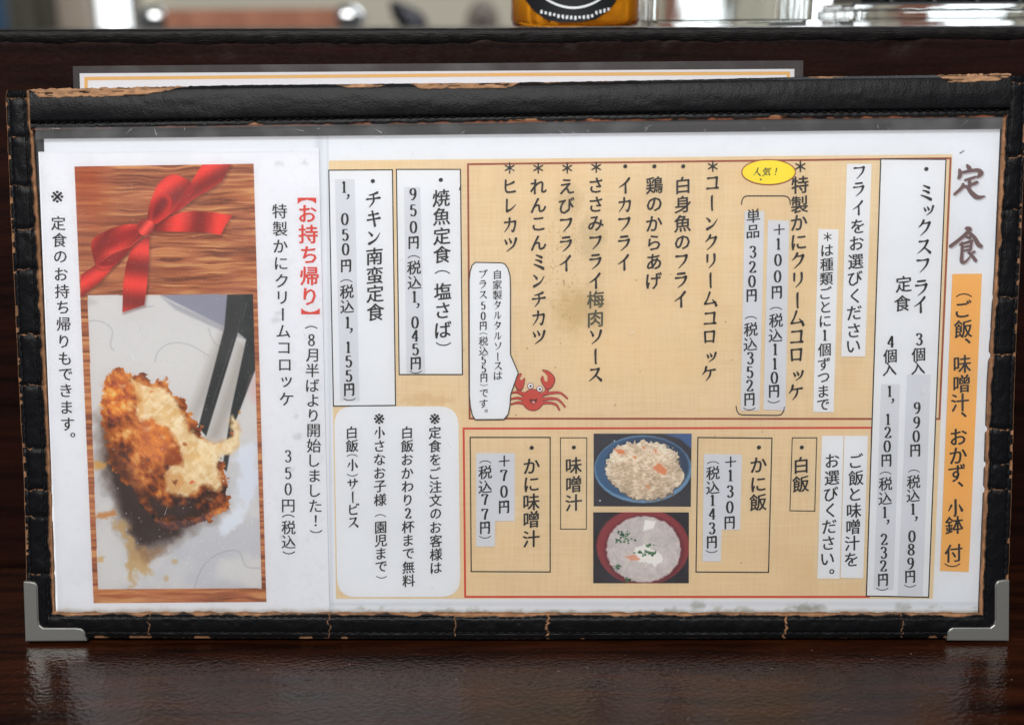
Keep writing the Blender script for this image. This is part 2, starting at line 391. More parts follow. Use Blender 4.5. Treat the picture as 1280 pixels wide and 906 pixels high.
# top band
def top_y(X): return np.interp(X, [30, 300, 640, 850, 1000, 1170, 1266], [112, 106.5, 103.5, 100, 96.5, 94, 92.5])
def bot_y(X): return np.interp(X, [30, 420, 850, 1266], [163, 157, 150.5, 146.5])
def wear_top(X, Y, S, T):
    dt = Y - top_y(X); db = bot_y(X) - Y
    tears = 0
    for x0, x1, dpt in ((36, 235, 10.5), (418, 492, 3.6), (512, 652, 6.5), (676, 700, 2), (752, 772, 2), (1172, 1268, 8.5), (840, 850, 2), (1010, 1060, 1.5)):
        prof_ = np.clip(np.minimum((X - x0) / 14, (x1 - X) / (60 if x1 == 235 else 20)), 0, 1) * dpt + wig(X, 9, 1.8 if dpt > 3 else 0.8, int(x0) % 11)
        prof_ = np.where((X > x0) & (X < x1), prof_, -9)
        tears = np.maximum(tears, sstep(-0.6, 0.6, prof_ - dt))
    fr = 1.6 + wig(X, 12, 2.4, 6) + 2.6 * sstep(.60, .75, fbm(X / 26, X * 0, 3, 12))
    fr = np.maximum(fr, 0.7)
    bot = sstep(-0.7, 0.7, fr - db)
    return np.maximum(tears, bot)
qt = [(36, 112.5), (1264, 93), (1262, 147), (38, 163)]
X, Y, S, T = bilin([(36, 0), (1264, 0), (1262, 1), (38, 1)], 1500, 44)
def top_grid():
    nu, nv = 1500, 44
    X, Yn, S, T = bilin([(36, 1), (1264, 1), (1262, 0), (38, 0)], nu, nv)
    yt, yb = top_y(X), bot_y(X); Y = yb + (yt - yb) * T
    wr = np.clip(wear_top(X, Y, S, T), 0, 1)
    Tn = T
    h = 0.0030 * np.clip(np.sin(pi * np.clip(0.10 + 0.86 * Tn, 0, 1)), 0, 1) ** 0.45
    h = np.where(Tn < 0.22, 0.0014 + (h - 0.0014) * sstep(0.16, 0.22, Tn), h)
    h = h * sstep(1.005, 0.93, Tn) + 0.0003
    sy = bot_y(X) - 9.0
    h = h - 0.0003 * np.exp(-((Y - sy) / 2.2) ** 2) + .00010 * np.sin(X / 10.8 * 2 * pi) * np.exp(-((Y - sy) / 4) ** 2) * (fbm(X / 40, X * 0, 2, 8)) - wr * 0.00035
    h += (fbm(X / 90, Y / 30, 3, 4) - .5) * 0.0007 + (fbm(X / 7, Y / 12, 2, 14) - .5) * 0.00012
    Y = Y + sstep(.93, 1, Tn) * wig(X, 7, 1.3, 3) * np.where((X < 240) | (X > 1170), 1.6, .5)
    tan_c = TAN * (0.68 + 0.55 * fbm(X / 8, Y / 2.0, 4, 8))[:, None]
    tan_c *= (1 - 0.8 * sstep(.6, .68, fbm(X / 22, Y / 1.6, 3, 31)))[:, None]
    tan_c = np.where((bot_y(X) - Y < 3)[:, None], tan_c * np.array([.82, .66, .62]), tan_c)
    blk = BLACK * (0.85 + 0.35 * fbm(X / 14, Y / 14, 3, 2))[:, None]
    C = blk * (1 - wr[:, None]) + tan_c * wr[:, None]
    o = mesh_obj('leather_band', UV(X, Y, h), grid_faces(nu, nv), M_leather, holder, lin(C / 255), wr, smooth=True)
    o['label'] = 'wide padded leather band along the top, torn tan at both ends'
    xx = np.linspace(44, 1256, 140)
    stitch_run(np.stack([xx, bot_y(xx) - 9.0], 1), o, 0.0021, 8.0, 2.8, 1.1)
    return o
top_grid()
# side bands: (outer, inner) curves, a tan fringe along the inner side, cracks across
def side_band(label, xo, xi, y0, y1, cracks, fringe, seed, stitch_in, sgn):
    nu, nv = 40, 1100
    s = np.linspace(0, 1, nu); ys = np.linspace(y1, y0, nv); S, Yg = np.meshgrid(s, ys); S = S.ravel(); Y = Yg.ravel()
    O = xo(Y); I = xi(Y); X = (O + (I - O) * S) if sgn > 0 else (I + (O - I) * S)
    do = np.abs(X - O); di = np.abs(X - I)
    fr = fringe + wig(Y, 12, fringe * 0.45, seed)
    wr = sstep(-.6, .6, fr - di)
    ed = 0.5 + 2.6 * sstep(.60, .70, fbm(Y / 9, Y * 0, 3, seed + 3)); wr = np.maximum(wr, sstep(-.5, .5, ed - do))
    for cy, ext in cracks:
        wv = (fbm(X / 6, Y * 0 + cy, 3, seed + 5) - .5) * 9
        th = 0.5 + 0.9 * sstep(.5, .8, fbm(X / 4, Y * 0 + cy, 2, seed + 8))
        wr = np.maximum(wr, sstep(.6, -.6, np.abs(Y - cy - wv) - th) * (do < ext * np.abs(O - I)) * (fbm(X / 3, Y / 3, 2, 44) > .42))
    h = 0.0022 * np.clip(np.sin(pi * np.clip(0.08 + 0.84 * (do / (do + di + 1e-6)), 0, 1)), 0, 1) ** 0.4 + 0.0002
    width = np.abs(O - I)
    bl = width - fringe
    for f in (0.16, 0.86):
        h -= 0.0004 * np.exp(-((do - f * bl) / 1.5) ** 2)
    h = h - wr * 0.0004 - 0.0004 * sstep(fringe + .5, fringe - 1.0, di)
    h += (fbm(X / 12, Y / 18, 3, seed + 4) - .5) * 0.0007
    for cy, ext in cracks: h -= 0.0004 * np.exp(-((Y - cy) / 4) ** 2)
    tan_c = TAN * (0.62 + 0.6 * fbm(X / 2.4, Y / 9, 4, seed))[:, None] * np.array([.97, .93, .90])
    tan_c *= (1 - 0.55 * sstep(2.2, 0.0, di))[:, None]
    C = BLACK * (0.85 + 0.35 * fbm(X / 10, Y / 10, 3, 2))[:, None] * (1 - wr[:, None]) + tan_c * wr[:, None]
    V = UV(X + wig(Y, 8, .8, seed + 1) * np.exp(-do / 2), Y, np.maximum(h, .0003))
    F = grid_faces(nu, nv)
    o = mesh_obj('leather_band', V, F, M_leather, holder, lin(C / 255), wr, smooth=True); o['label'] = label
    yy = np.linspace(y0 + 4, y1 - 8, 90)
    for f in (0.16, 0.86):
        xx = xo(yy) + (xi(yy) - xo(yy)) * f * (1 - fringe / np.abs(xo(yy) - xi(yy)))
        stitch_run(np.stack([xx, yy], 1), o, 0.0019, 8, 2.4, 1.5)
    return o
lo = lambda y: np.interp(y, [112, 120, 300, 470, 600, 797], [9, 7, 15, 23, 30, 35])
li = lambda y: np.interp(y, [112, 300, 600, 770, 797], [38.5, 51, 64.5, 70, 70])
side_band('narrow left leather band, cracked across in several places', lo, li, 113, 792,
          [(123, 1), (172, .5), (233, 1), (286, .9), (337, .7), (418, 1), (482, 1), (560, .4), (612, .9), (645, .4), (716, .5)], 5.5, 21, True, 1)
ro = lambda y: np.interp(y, [94, 190, 300, 480, 600, 797], [1284, 1281, 1276, 1268, 1265, 1258])
ri = lambda y: np.interp(y, [94, 190, 300, 480, 600, 770, 797], [1256, 1250, 1245, 1233, 1229, 1222, 1221])
side_band('narrow right leather band, dark and cracked along its tan inner edge', ro, ri, 95, 792,
          [(104, .8), (196, 1), (262, .5), (372, 1), (444, 1), (536, .9), (580, .4), (612, .9)], 6.0, 33, True, -1)
# bottom band
def bottom_grid():
    nu, nv = 1500, 34
    X, Yn, S, T = bilin([(60, 1), (1232, 1), (1232, 0), (60, 0)], nu, nv)
    yt = np.interp(X, [60, 640, 1232], [763.5, 764.5, 765]); yb = np.interp(X, [60, 640, 1232], [796.5, 798.5, 796.5]); Y = yb + (yt - yb) * T
    fr = 3.6 + wig(X, 18, 4.2, 41); dt = Y - yt; db = yb - Y
    wr = sstep(-.6, .6, fr - dt)
    ed = 3.0 * sstep(.66, .74, fbm(X / 21, X * 0, 3, 47)) - .3 + wig(X, 4, .8, 49); wr = np.maximum(wr, sstep(-.5, .5, ed - db) * (T < .25))
    for cx in (187, 411, 568, 685, 982, 1128):
        wv = (fbm(Y / 6, X * 0 + cx, 3, 5) - .5) * 9; th = 0.6 + .9 * (cx in (685, 982))
        wr = np.maximum(wr, sstep(.6, -.6, np.abs(X - cx - wv) - th) * (fbm(X / 3, Y / 3, 2, 44) > .38))
    h = 0.0024 * np.clip(np.sin(pi * (0.06 + .86 * (1 - T))), 0, 1) ** 0.4 + .0002
    for f in (.22, .80): h -= .0004 * np.exp(-((T - f) * 32 / 1.5) ** 2)
    h = h - wr * .0004 + (fbm(X / 16, Y / 12, 3, 6) - .5) * .0006
    h = np.where(T > .86, h - .0003 * sstep(.86, 1, T), h)
    tan_c = TAN * (0.66 + 0.55 * fbm(X / 8, Y / 2.4, 4, 52))[:, None] * np.array([.96, .92, .88])
    C = BLACK * 0.8 * (0.85 + 0.35 * fbm(X / 10, Y / 10, 3, 2))[:, None] * (1 - wr[:, None]) + tan_c * wr[:, None]
    Y = Y - sstep(.9, 1, T) * wig(X, 10, 2.0, 51)
    o = mesh_obj('leather_band', UV(X, Y, np.maximum(h, .0003)), grid_faces(nu, nv), M_leather, holder, lin(C / 255), wr, smooth=True)
    o['label'] = 'narrow leather band along the bottom with a ragged tan upper edge'
    xx = np.linspace(115, 1178, 120)
    for f in (.22, .80): stitch_run(np.stack([xx, 797.5 - 33 * f + 0 * xx], 1), o, .0021, 8, 2.6, 1.5)
bottom_grid()
# metal corner guards: thin folded L with rounded ends
def guard(P, label):
    P = np.array(P, float); V = UV(P[:, 0], P[:, 1], 0.0); bm = bmesh.new()
    vs = [bm.verts.new((v[0], v[1], -0.0046)) for v in V]
    f = bm.faces.new(vs); bmesh.ops.recalc_face_normals(bm, faces=[f])
    r = bmesh.ops.extrude_face_region(bm, geom=[f])
    bmesh.ops.translate(bm, verts=[g for g in r['geom'] if isinstance(g, bmesh.types.BMVert)], vec=(0, 0, 0.0078))
    bmesh.ops.recalc_face_normals(bm, faces=bm.faces[:])
    top = [e for e in bm.edges if all(v.co.z > 0.002 for v in e.verts)]
    bmesh.ops.bevel(bm, geom=top, offset=0.0004, segments=3, affect='EDGES')
    o = bm_obj('corner_guard', bm, M_metal, holder); o['label'] = label; return o
def arc(cx, cy, r, a0, a1, n=6): return [(cx + r * cos(radians(a0 + (a1 - a0) * k / n)), cy + r * sin(radians(a0 + (a1 - a0) * k / n))) for k in range(n + 1)]
guard([(33.5, 724), (41, 724)] + arc(43, 732, 8, -60, 0) + [(52, 772), (53.5, 778), (58, 781.5), (98, 781.5)] + arc(102, 790, 8, -80, 10, 5) + [(112, 797.5), (36, 798)], 'metal guard on the lower left corner')
guard([(1257.5, 722), (1250, 722)] + arc(1248, 730, 8, -120, -180) + [(1240, 772), (1238.5, 777.5), (1234, 781), (1195, 781)] + arc(1189, 789, 8, -100, -190, 5) + [(1180.5, 797), (1257, 797.5)], 'metal guard on the lower right corner')
# clear sleeve over the sheets
SLN = 0.0016
quad_sheet('clear_sleeve', [(46, 158), (1254, 146), (1224, 766), (71, 766)], SLN, M_sleeve, holder, 90, 50,
           bend=lambda S, T: 0.00035 * (fbm(S * 9, T * 5, 2, 3) - .5) + 0.0)
V = []; F = []
for k in range(70):
    if k < 26: x, y = random.uniform(60, 1240), random.uniform(158, 172)
    else: x, y = random.uniform(60, 1220), random.uniform(180, 760)
    a_ = random.gauss(.3, .9); L_ = random.uniform(3, 16); wd = random.uniform(.15, .35); dx, dy = cos(a_) * L_, sin(a_) * L_
    b_ = len(V); V += [UV(x, y, SLN + .0007), UV(x + dx - dy / L_ * wd, y + dy + dx / L_ * wd, SLN + .0007), UV(x + dx + dy / L_ * wd, y + dy - dx / L_ * wd, SLN + .0007)]; F.append((b_, b_ + 1, b_ + 2))
o = mesh_obj('scratches', np.array(V), F, film_mat('scratched_plastic', (.9, .9, .9), .35, .4, 0), holder); o['kind'] = 'stuff'
# sleeve's stiff folded top seam
M_seam = film_mat('cloudy_plastic_seam', (0.62, 0.60, 0.60), 0.05, 0.25, 0.2)
quad_sheet('sleeve_seam', [(44, 160), (1254, 147), (1252, 162), (45, 174.5)], SLN + .0003, M_seam, holder, 60, 3)

# ------------------------------------------------------------------ printing tools
def poly_print(name, P, n, m, parent):
    P = np.array(P, float); V = UV(P[:, 0], P[:, 1], n)
    bm = bmesh.new(); vs = [bm.verts.new(v) for v in V]; f = bm.faces.new(vs)
    f.normal_update()
    if f.normal.z < 0: f.normal_flip()
    bmesh.ops.triangulate(bm, faces=[f])
    return bm_obj(name, bm, m, parent)
def rrect(q, r, n=5):
    q = np.array(q, float); out = []
    for i in range(4):
        p, a, b = q[i], q[i - 1], q[(i + 1) % 4]
        da = (a - p) / np.linalg.norm(a - p); db = (b - p) / np.linalg.norm(b - p)
        for k in range(n + 1):
            t = k / n; s0 = p + da * r; s1 = p + db * r
            out.append((1 - t) ** 2 * s0 + 2 * t * (1 - t) * p + t * t * s1)
    return np.array(out)
_g = {}
def glyph(ch, weight):
    key = (ch, weight)
    if key in _g: return _g[key]
    c = bpy.data.curves.new('t', 'FONT'); c.body = ch; c.size = 1; c.resolution_u = 2; c.offset = 0
    o = bpy.data.objects.new('t', c); col.objects.link(o); bpy.context.view_layer.update()
    m = o.evaluated_get(bpy.context.evaluated_depsgraph_get()).to_mesh()
    V = np.array([v.co[:2] for v in m.vertices]); F = [tuple(p.vertices) for p in m.polygons]
    bpy.data.objects.remove(o); bpy.data.curves.remove(c)
    cen = (V.min(0) + V.max(0)) / 2; V = V - cen
    _g[key] = (V, F); return _g[key]
def pen(strokes, thick, thin, sc=1.0):
    V = []; F = []
    for st in strokes:
        P = catmull(st, 5, closed=False) if len(st) > 2 else np.array(st, float)
        P = (P - np.array([.5, .5])) * np.array([.50, .76]) * sc
        d = np.gradient(P, axis=0); d /= np.maximum(np.linalg.norm(d, axis=1), 1e-6)[:, None]
        nn = np.stack([-d[:, 1], d[:, 0]], 1); wd = thin + (thick - thin) * np.abs(d[:, 1]) ** 1.3
        b = len(V); K = len(P)
        V += list(P + nn * wd[:, None] / 2) + list(P - nn * wd[:, None] / 2)
        F += [(b + i, b + i + 1, b + K + i + 1, b + K + i) for i in range(K - 1)]
    return np.array(V), F
DG = {
 '0': [[(.5, 1), (.24, .88), (.12, .5), (.24, .12), (.5, 0), (.76, .12), (.88, .5), (.76, .88), (.5, 1)]],
 '1': [[(.52, .0), (.52, 1)], [(.28, .84), (.42, .90), (.52, 1)], [(.28, .02), (.78, .02)]],
 '2': [[(.18, .74), (.22, .90), (.48, 1), (.76, .88), (.78, .68), (.56, .40), (.16, .05)], [(.14, .04), (.86, .04)], [(.86, .02), (.90, .22)]],
 '3': [[(.18, .82), (.30, .97), (.52, 1), (.76, .90), (.74, .66), (.44, .54)], [(.44, .54), (.76, .46), (.84, .24), (.68, .04), (.38, 0), (.16, .16)]],
 '4': [[(.66, 0), (.66, 1)], [(.66, 1), (.10, .30)], [(.10, .28), (.92, .28)], [(.48, .02), (.82, .02)]],
 '5': [[(.26, .97), (.82, .97)], [(.26, .98), (.22, .54)], [(.22, .54), (.46, .62), (.74, .54), (.84, .30), (.70, .06), (.40, 0), (.16, .14)]],
 '7': [[(.14, .96), (.88, .96)], [(.88, .96), (.60, .55), (.46, 0)], [(.14, .98), (.12, .78)]],
 '8': [[(.5, 1), (.24, .90), (.24, .66), (.5, .54), (.80, .38), (.82, .14), (.5, 0), (.18, .14), (.20, .38), (.5, .54), (.76, .66), (.76, .90), (.5, 1)]],
 '9': [[(.82, .70), (.72, .94), (.48, 1), (.20, .88), (.18, .60), (.40, .46), (.68, .50), (.82, .70)], [(.84, .72), (.78, .34), (.52, .06), (.24, 0)]],
}
KN = {
 'フ': [[(14,20,1.1),(50,19,.6),(80,14,1.2)],[(80,14,1.3),(68,50,.9),(30,90,.3)]],
 'ラ': [[(26,12,.9),(72,8,1)],[(14,36,1),(50,34,.6),(80,28,1.2)],[(80,28,1.3),(66,62,.9),(28,94,.3)]],
 'イ': [[(76,6,1.2),(50,36,.9),(12,60,.3)],[(52,34,.8),(53,94,1.2)]],
 'ク': [[(44,6,1.2),(32,28,.9),(12,46,.3)],[(40,24,.7),(60,22,.6),(80,18,1.2)],[(80,18,1.3),(62,58,.9),(24,94,.3)]],
 'ス': [[(22,18,1),(50,16,.6),(74,12,1.2)],[(74,12,1.2),(52,52,.9),(12,86,.3)],[(52,52,.5),(70,66,.9),(88,82,1.4)]],
 'ミ': [[(34,10,.5),(52,17,.9),(70,25,1.3)],[(30,38,.5),(50,44,.9),(68,52,1.3)],[(20,66,.5),(50,77,1),(80,92,1.5)]],
 'ッ': [[(24,44,.5),(30,54,.9),(34,62,1.1)],[(44,38,.5),(50,48,.9),(54,56,1.1)],[(80,34,1.1),(68,66,.8),(38,88,.3)]],
 'ツ': [[(14,22,.6),(22,34,.9),(26,46,1.2)],[(42,14,.6),(49,26,.9),(54,38,1.2)],[(86,14,1.3),(70,58,.9),(26,92,.3)]],
 'コ': [[(20,20,1),(50,18,.6),(80,15,1.1)],[(79,15,1.2),(74,80,.9)],[(14,82,.9),(50,80,.6),(86,78,1.1)]],
 'ー': [[(53,6,.6),(49,20,1.1),(50,80,.9),(52,94,1)]],
 'ン': [[(18,18,.6),(30,28,.9),(38,38,1.3)],[(86,24,.3),(60,62,.8),(20,86,1.3)]],
 'リ': [[(28,14,1.1),(27,56,.9)],[(72,10,1.2),(70,56,.9),(36,94,.3)]],
 'ム': [[(46,8,1.1),(32,46,.8),(14,78,1)],[(14,78,.9),(50,74,.6),(84,68,.9)],[(64,52,.5),(78,70,.9),(88,88,1.4)]],
 'ロ': [[(20,20,1),(24,82,1)],[(20,20,.9),(50,18,.6),(80,16,1.1)],[(80,16,1.1),(74,82,.9)],[(24,76,.6),(76,74,.7)]],
 'ケ': [[(34,8,1.2),(26,34,.9),(10,54,.3)],[(30,32,.7),(60,29,.6),(90,25,1)],[(62,28,.9),(56,62,.9),(32,92,.3)]],
 'ヒ': [[(76,24,1.1),(50,36,.7),(26,42,.7)],[(24,12,1),(22,60,.9),(30,82,.9),(58,84,.8),(84,80,1)]],
 'レ': [[(30,12,1),(29,60,.9),(30,84,1.1)],[(30,84,1.1),(58,70,.7),(86,44,.3)]],
 'カ': [[(14,34,.9),(50,31,.6),(82,27,1)],[(82,27,1.2),(80,56,.9),(68,88,1),(56,80,.3)],[(46,8,1.1),(42,50,.8),(14,92,.3)]],
 'チ': [[(76,10,1.2),(50,20,.8),(24,25,.4)],[(10,48,.9),(50,45,.6),(90,40,1.1)],[(50,20,.7),(52,60,.9),(26,94,.3)]],
 'キ': [[(20,32,.9),(50,28,.6),(78,22,1)],[(12,60,.9),(50,55,.6),(88,48,1.1)],[(42,8,.9),(50,50,.9),(58,94,1.2)]],
 'ル': [[(32,16,1),(30,52,.8),(10,86,.3)],[(58,12,1),(57,60,.9),(58,80,1.1)],[(58,82,1.1),(76,66,.7),(92,46,.3)]],
 'ソ': [[(18,14,.6),(28,28,.9),(34,42,1.3)],[(84,12,1.3),(68,56,.9),(26,92,.3)]],
 'サ': [[(10,34,.9),(50,31,.6),(90,27,1.1)],[(30,14,.9),(31,62,1)],[(68,8,1.1),(66,52,.9),(38,92,.3)]],
 '円': [[(20,14,1),(20,92,1)],[(22,18,.8),(80,14,1)],[(80,14,1.1),(80,84,1),(70,88,.4)],[(50,16,.8),(50,50,.8)],[(22,52,.6),(78,50,.7)]],
 '人': [[(46,8,1.2),(36,50,.9),(10,90,.3)],[(42,36,.5),(60,66,.9),(90,90,1.3)]],
 '小': [[(52,8,1),(52,84,1),(42,90,.4)],[(30,36,1),(14,66,.4)],[(72,34,.5),(88,64,1.3)]],
}
KN['タ'] = KN['ク'] + [[(36,46,.5),(50,54,.9),(64,62,1.2)]]
KN['ビ'] = KN['ヒ'] + [[(78,2,.6),(84,12,1)],[(92,0,.6),(98,9,1)]]
KN['プ'] = KN['フ'] + [[(93 + 8 * cos(a), 8 + 8 * sin(a), .5) for a in np.linspace(0, 2 * pi, 9)]]
def brush(strokes, unit):
    V = []; F = []
    for st in strokes:
        st = np.array(st, float); P = catmull(st, 6, closed=False) if len(st) > 2 else np.array([st[0] + (st[1] - st[0]) * t for t in np.linspace(0, 1, 6)])
        wd = np.clip(P[:, 2], .2, None) * unit / 2; P = np.stack([P[:, 0] / 100 - .5, .5 - P[:, 1] / 100], 1)
        d = np.gradient(P, axis=0); d /= np.maximum(np.linalg.norm(d, axis=1), 1e-6)[:, None]; nn = np.stack([-d[:, 1], d[:, 0]], 1)
        b = len(V); K = len(P); V += list(P + nn * wd[:, None]) + list(P - nn * wd[:, None]); F += [(b + i, b + i + 1, b + K + i + 1, b + K + i) for i in range(K - 1)]
        for k, sg in ((0, -1), (K - 1, 1)):
            b = len(V); V += [P[k] + nn[k] * wd[k], P[k] + (nn[k] * .6 + d[k] * sg * .55) * wd[k], P[k] + (-nn[k] * .5 + d[k] * sg * .9) * wd[k], P[k] - nn[k] * wd[k]]
            F.append((b, b + 1, b + 2, b + 3) if sg > 0 else (b + 3, b + 2, b + 1, b))
    return np.array(V), F
ROT = 'ー（）【】'
OFFX = {'、': .24, '。': .26, ',': .22, 'ッ': .06}
FLAT = {'（': 1.0, '）': 1.0}
def text(parent, s, anchors, size, n=0.0006, m=None, weight=0.014, style='brush', name='lettering', xoff=None, horiz=False, slant=0.10):
    """s: characters; anchors: [(index, x, y)...] of visual centres, interpolated between"""
    m = m or M_ink_brush
    idx = [a[0] for a in anchors]; ax = [a[1] for a in anchors]; ay = [a[2] for a in anchors]
    V = []; F = []; N = []; base = 0; lay = 0
    for i, ch in enumerate(s):
        if ch in ' 　': continue
        x = np.interp(i, idx, ax); y = np.interp(i, idx, ay); sz = size
        passes = [(0, 0)]
        if ch in DG:
            G, Fg = pen(DG[ch], .15 if style == 'brush' else .115, .06); sh = 0
        elif ch in KN and style == 'brush':
            G, Fg = brush(KN[ch], .118 + weight * .8); G = G * (.94 if ch not in '円小人' else 1.0); sh = .02; G = G * np.array([.95, 1])
        else:
            G, Fg = glyph('，' if ch == ',' else ch, weight)
            sh = slant if style == 'brush' else 0
            if ch in ROT: G = np.stack([G[:, 1], -G[:, 0]], 1); sh = 0
            if ch in '（）': G = G * np.array([.88, .8])
            if ch == '※': G = G * 1.45; sh = 0
            if ch in '＊': G = G * .8; sh = 0
            if ch == '・': G = G * (1.0 if style == 'brush' else .9)
            G = G + 0.0
            if style == 'brush' and ch in KN: pass
            elif style == 'brush' and ch not in ROT:
                G = np.stack([G[:, 0] * .98, G[:, 1] * 1.0], 1); e_ = .011 + weight * .5; passes = [(-e_, e_ * .2), (e_, -e_ * .2), (-e_ * .4, -e_ * .4), (e_ * .4, e_ * .4)]
            elif style == 'serif' and ch not in ROT: passes = [(-.022, 0), (.022, 0), (0, .012), (0, -.012)]
            elif style == 'mincho' : passes = [(-.012, 0), (.012, 0)]
        x += OFFX.get(ch, 0) * sz
        for (dx, dy) in passes:
            lay += 1
            gx = G[:, 0] + dx; gy = G[:, 1] + dy + sh * G[:, 0]
            if horiz: gx = gx + .22 * gy
            V.append(np.stack([x + gx * sz, y - gy * sz], 1)); N.append(np.full(len(G), n + (lay % 8) * 3e-6))
            F += [tuple(k + base for k in f) for f in Fg]; base += len(G)
    V = np.concatenate(V); N = np.concatenate(N)
    return mesh_obj(name, UV(V[:, 0], V[:, 1], N), F, m, parent)

# ------------------------------------------------------------------ the set-meal sheet
n0 = 0.0005; nT = n0 + .00006; nL = nT + .00006; nB = nL + .00006; nG = nB + .00006; nX = nG + .00006
sheet = empty('set_meal_menu_sheet', 'wide white menu sheet with tan printed panels and black Japanese writing, inside the black holder', 'menu sheet', MMAT)
X, Y, S, T = bilin([(55, 173.5), (1250, 161.5), (1223.5, 769), (68, 767)], 500, 240)
Y = Y - 0.0
pt = Paint(X, Y, (229, 233, 239))
pt.mix(sstep(.52, .72, fbm(X / 60, Y / 60, 4, 3)) * .10, (214, 216, 220))
pt.mix(sstep(.62, .72, fbm(X / 7, Y / 9, 3, 6)) * .03, (180, 182, 184))
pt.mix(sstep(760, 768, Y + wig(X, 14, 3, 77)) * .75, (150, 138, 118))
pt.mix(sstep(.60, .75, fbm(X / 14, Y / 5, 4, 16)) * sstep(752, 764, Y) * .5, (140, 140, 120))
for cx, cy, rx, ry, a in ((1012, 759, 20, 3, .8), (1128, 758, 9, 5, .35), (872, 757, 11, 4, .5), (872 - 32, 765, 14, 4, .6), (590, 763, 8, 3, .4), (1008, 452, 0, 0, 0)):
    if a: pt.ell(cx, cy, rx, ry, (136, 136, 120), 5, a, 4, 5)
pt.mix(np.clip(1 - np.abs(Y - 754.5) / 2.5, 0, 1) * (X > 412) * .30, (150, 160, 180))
pt.mix(sstep(408, 399, X) * sstep(390, 399, X) * .25, (150, 155, 170))  # soft shading along the takeaway sheet's right edge, painted into the paper colour
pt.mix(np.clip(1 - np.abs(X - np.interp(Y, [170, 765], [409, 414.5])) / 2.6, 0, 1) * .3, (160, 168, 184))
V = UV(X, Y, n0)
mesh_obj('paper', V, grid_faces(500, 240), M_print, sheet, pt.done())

# tan printed panel with woven texture and stains
def tan_paint(X, Y):
    p = Paint(X, Y, (229, 205, 166))
    fib = fbm(X / 1.6, Y / 26, 3, 1) * .5 + fbm(X / 30, Y / 1.5, 3, 2) * .5
    p.mix(sstep(.45, .75, fib) * .26, (214, 178, 126)); p.mix(sstep(.5, .22, fib) * .28, (242, 220, 184))
    p.mix(sstep(.45, .8, fbm(X / 90, Y / 70, 3, 5)) * .35, (234, 204, 156))
    p.mix(sstep(.55, .8, fbm(X / 60, Y / 60, 3, 8)) * .3, (222, 190, 146))
    p.ell(722, 387, 29, 24, (196, 166, 112), 28, .55, 14, 9)
    p.ell(738, 300, 16, 24, (190, 172, 132), 16, .45, 10, 9, 3)
    p.ell(712, 250, 14, 16, (186, 164, 120), 16, .4, 8, 9, 5)
    p.mix(sstep(.70, .78, fbm(X / 2.2, Y / 2.2, 2, 61)) * np.exp(-(((X - 705) / 22) ** 2 + ((Y - 330) / 75) ** 2)) * .45, (120, 100, 74))
    p.ell(535, 500, 34, 6, (204, 168, 118), 6, .35, 6, 6)
    for k in range(26): p.ell(random.uniform(425, 1160), random.uniform(205, 740), random.uniform(.5, 1.0), random.uniform(.5, 1.0), (110, 90, 70), 1, .7)
    return p
X, Y, S, T = bilin([(411, 201), (1190.5, 193), (1166, 748), (420, 748)], 800, 560)
mesh_obj('tan_background', UV(X, Y, nT), grid_faces(800, 560), M_print, sheet, tan_paint(X, Y).done())
ribbon('brown_frame', [(585, 205.5), (1188.3, 198), (1174.3, 523.5), (587, 523)], 2.4, nL, M_brownline, sheet, True)
ribbon('red_frame', [(579.5, 535.5), (1090, 534.5), (1086, 745.5), (581.5, 745.5)], 2.5, nL, M_redline, sheet, True)

def box(q, fill=None, line=1.4, name='text_box', n=nB):
    """printed box: pale fill and thin black outline as two prints of one part"""
    root = None
    if fill is not None: root = poly_print(name, q, n, fill, sheet)
    if line: 
        b_ = ribbon('outline', q, line, n + .00003, M_ink, root or sheet, True)
        if root is None: b_.name = name; root = b_
    return root
def strip(par, q, m, n=nG): return poly_print('pale_strip', q, n, m, par)

# title
TT = [[(163,148,12),(175,165,24),(190,182,18)],[(110,182,16),(115,215,24),(106,240,20)],[(115,206,16),(180,192,18),(240,186,22),(262,208,30),(236,236,14)],[(148,256,12),(200,242,16),(225,232,12)],[(180,248,18),(183,302,22)],[(184,292,16),(215,280,20),(236,270,18)],[(137,284,18),(124,312,20),(75,356,16)],[(125,312,14),(160,302,18),(200,350,26),(240,378,26),(290,370,7)],
      [(158,596,20),(184,604,24),(150,642,22),(92,690,20),(46,724,22)],[(172,624,20),(214,660,22),(242,708,26),(264,724,24)],[(150,654,12),(186,666,18)],[(114,712,14),(180,692,16),(200,686,18)],[(196,690,16),(187,752,16)],[(130,700,16),(128,762,18),(126,830,22),(152,834,16),(190,792,8)],[(135,731,10),(186,722,12)],[(135,757,10),(186,748,12)],[(174,766,14),(200,792,18),(226,826,20)],[(217,762,14),(186,780,10)]]
G, Fg = brush([[(x, y, w_) for x, y, w_ in st] for st in TT], .0122)
gx = (G[:, 0] + .5) * 100; gy = (.5 - G[:, 1]) * 100
tx, ty = 1180 + gx * .1765, 180 + gy * .1765
kk = np.linspace(0, 2e-5, len(tx))
mesh_obj('title_shade', UV(tx + 1.3, ty + 1.3, nB + kk), Fg, M_titleshadow, sheet)
mesh_obj('title_lettering', UV(tx, ty, nX + kk), Fg, M_title, sheet)
st = poly_print('orange_strip', [(1190.5, 342.5), (1227.5, 342), (1211, 714.5), (1175, 713)], nB, M_orange, sheet)
st['label'] = 'orange printed strip down the right side'
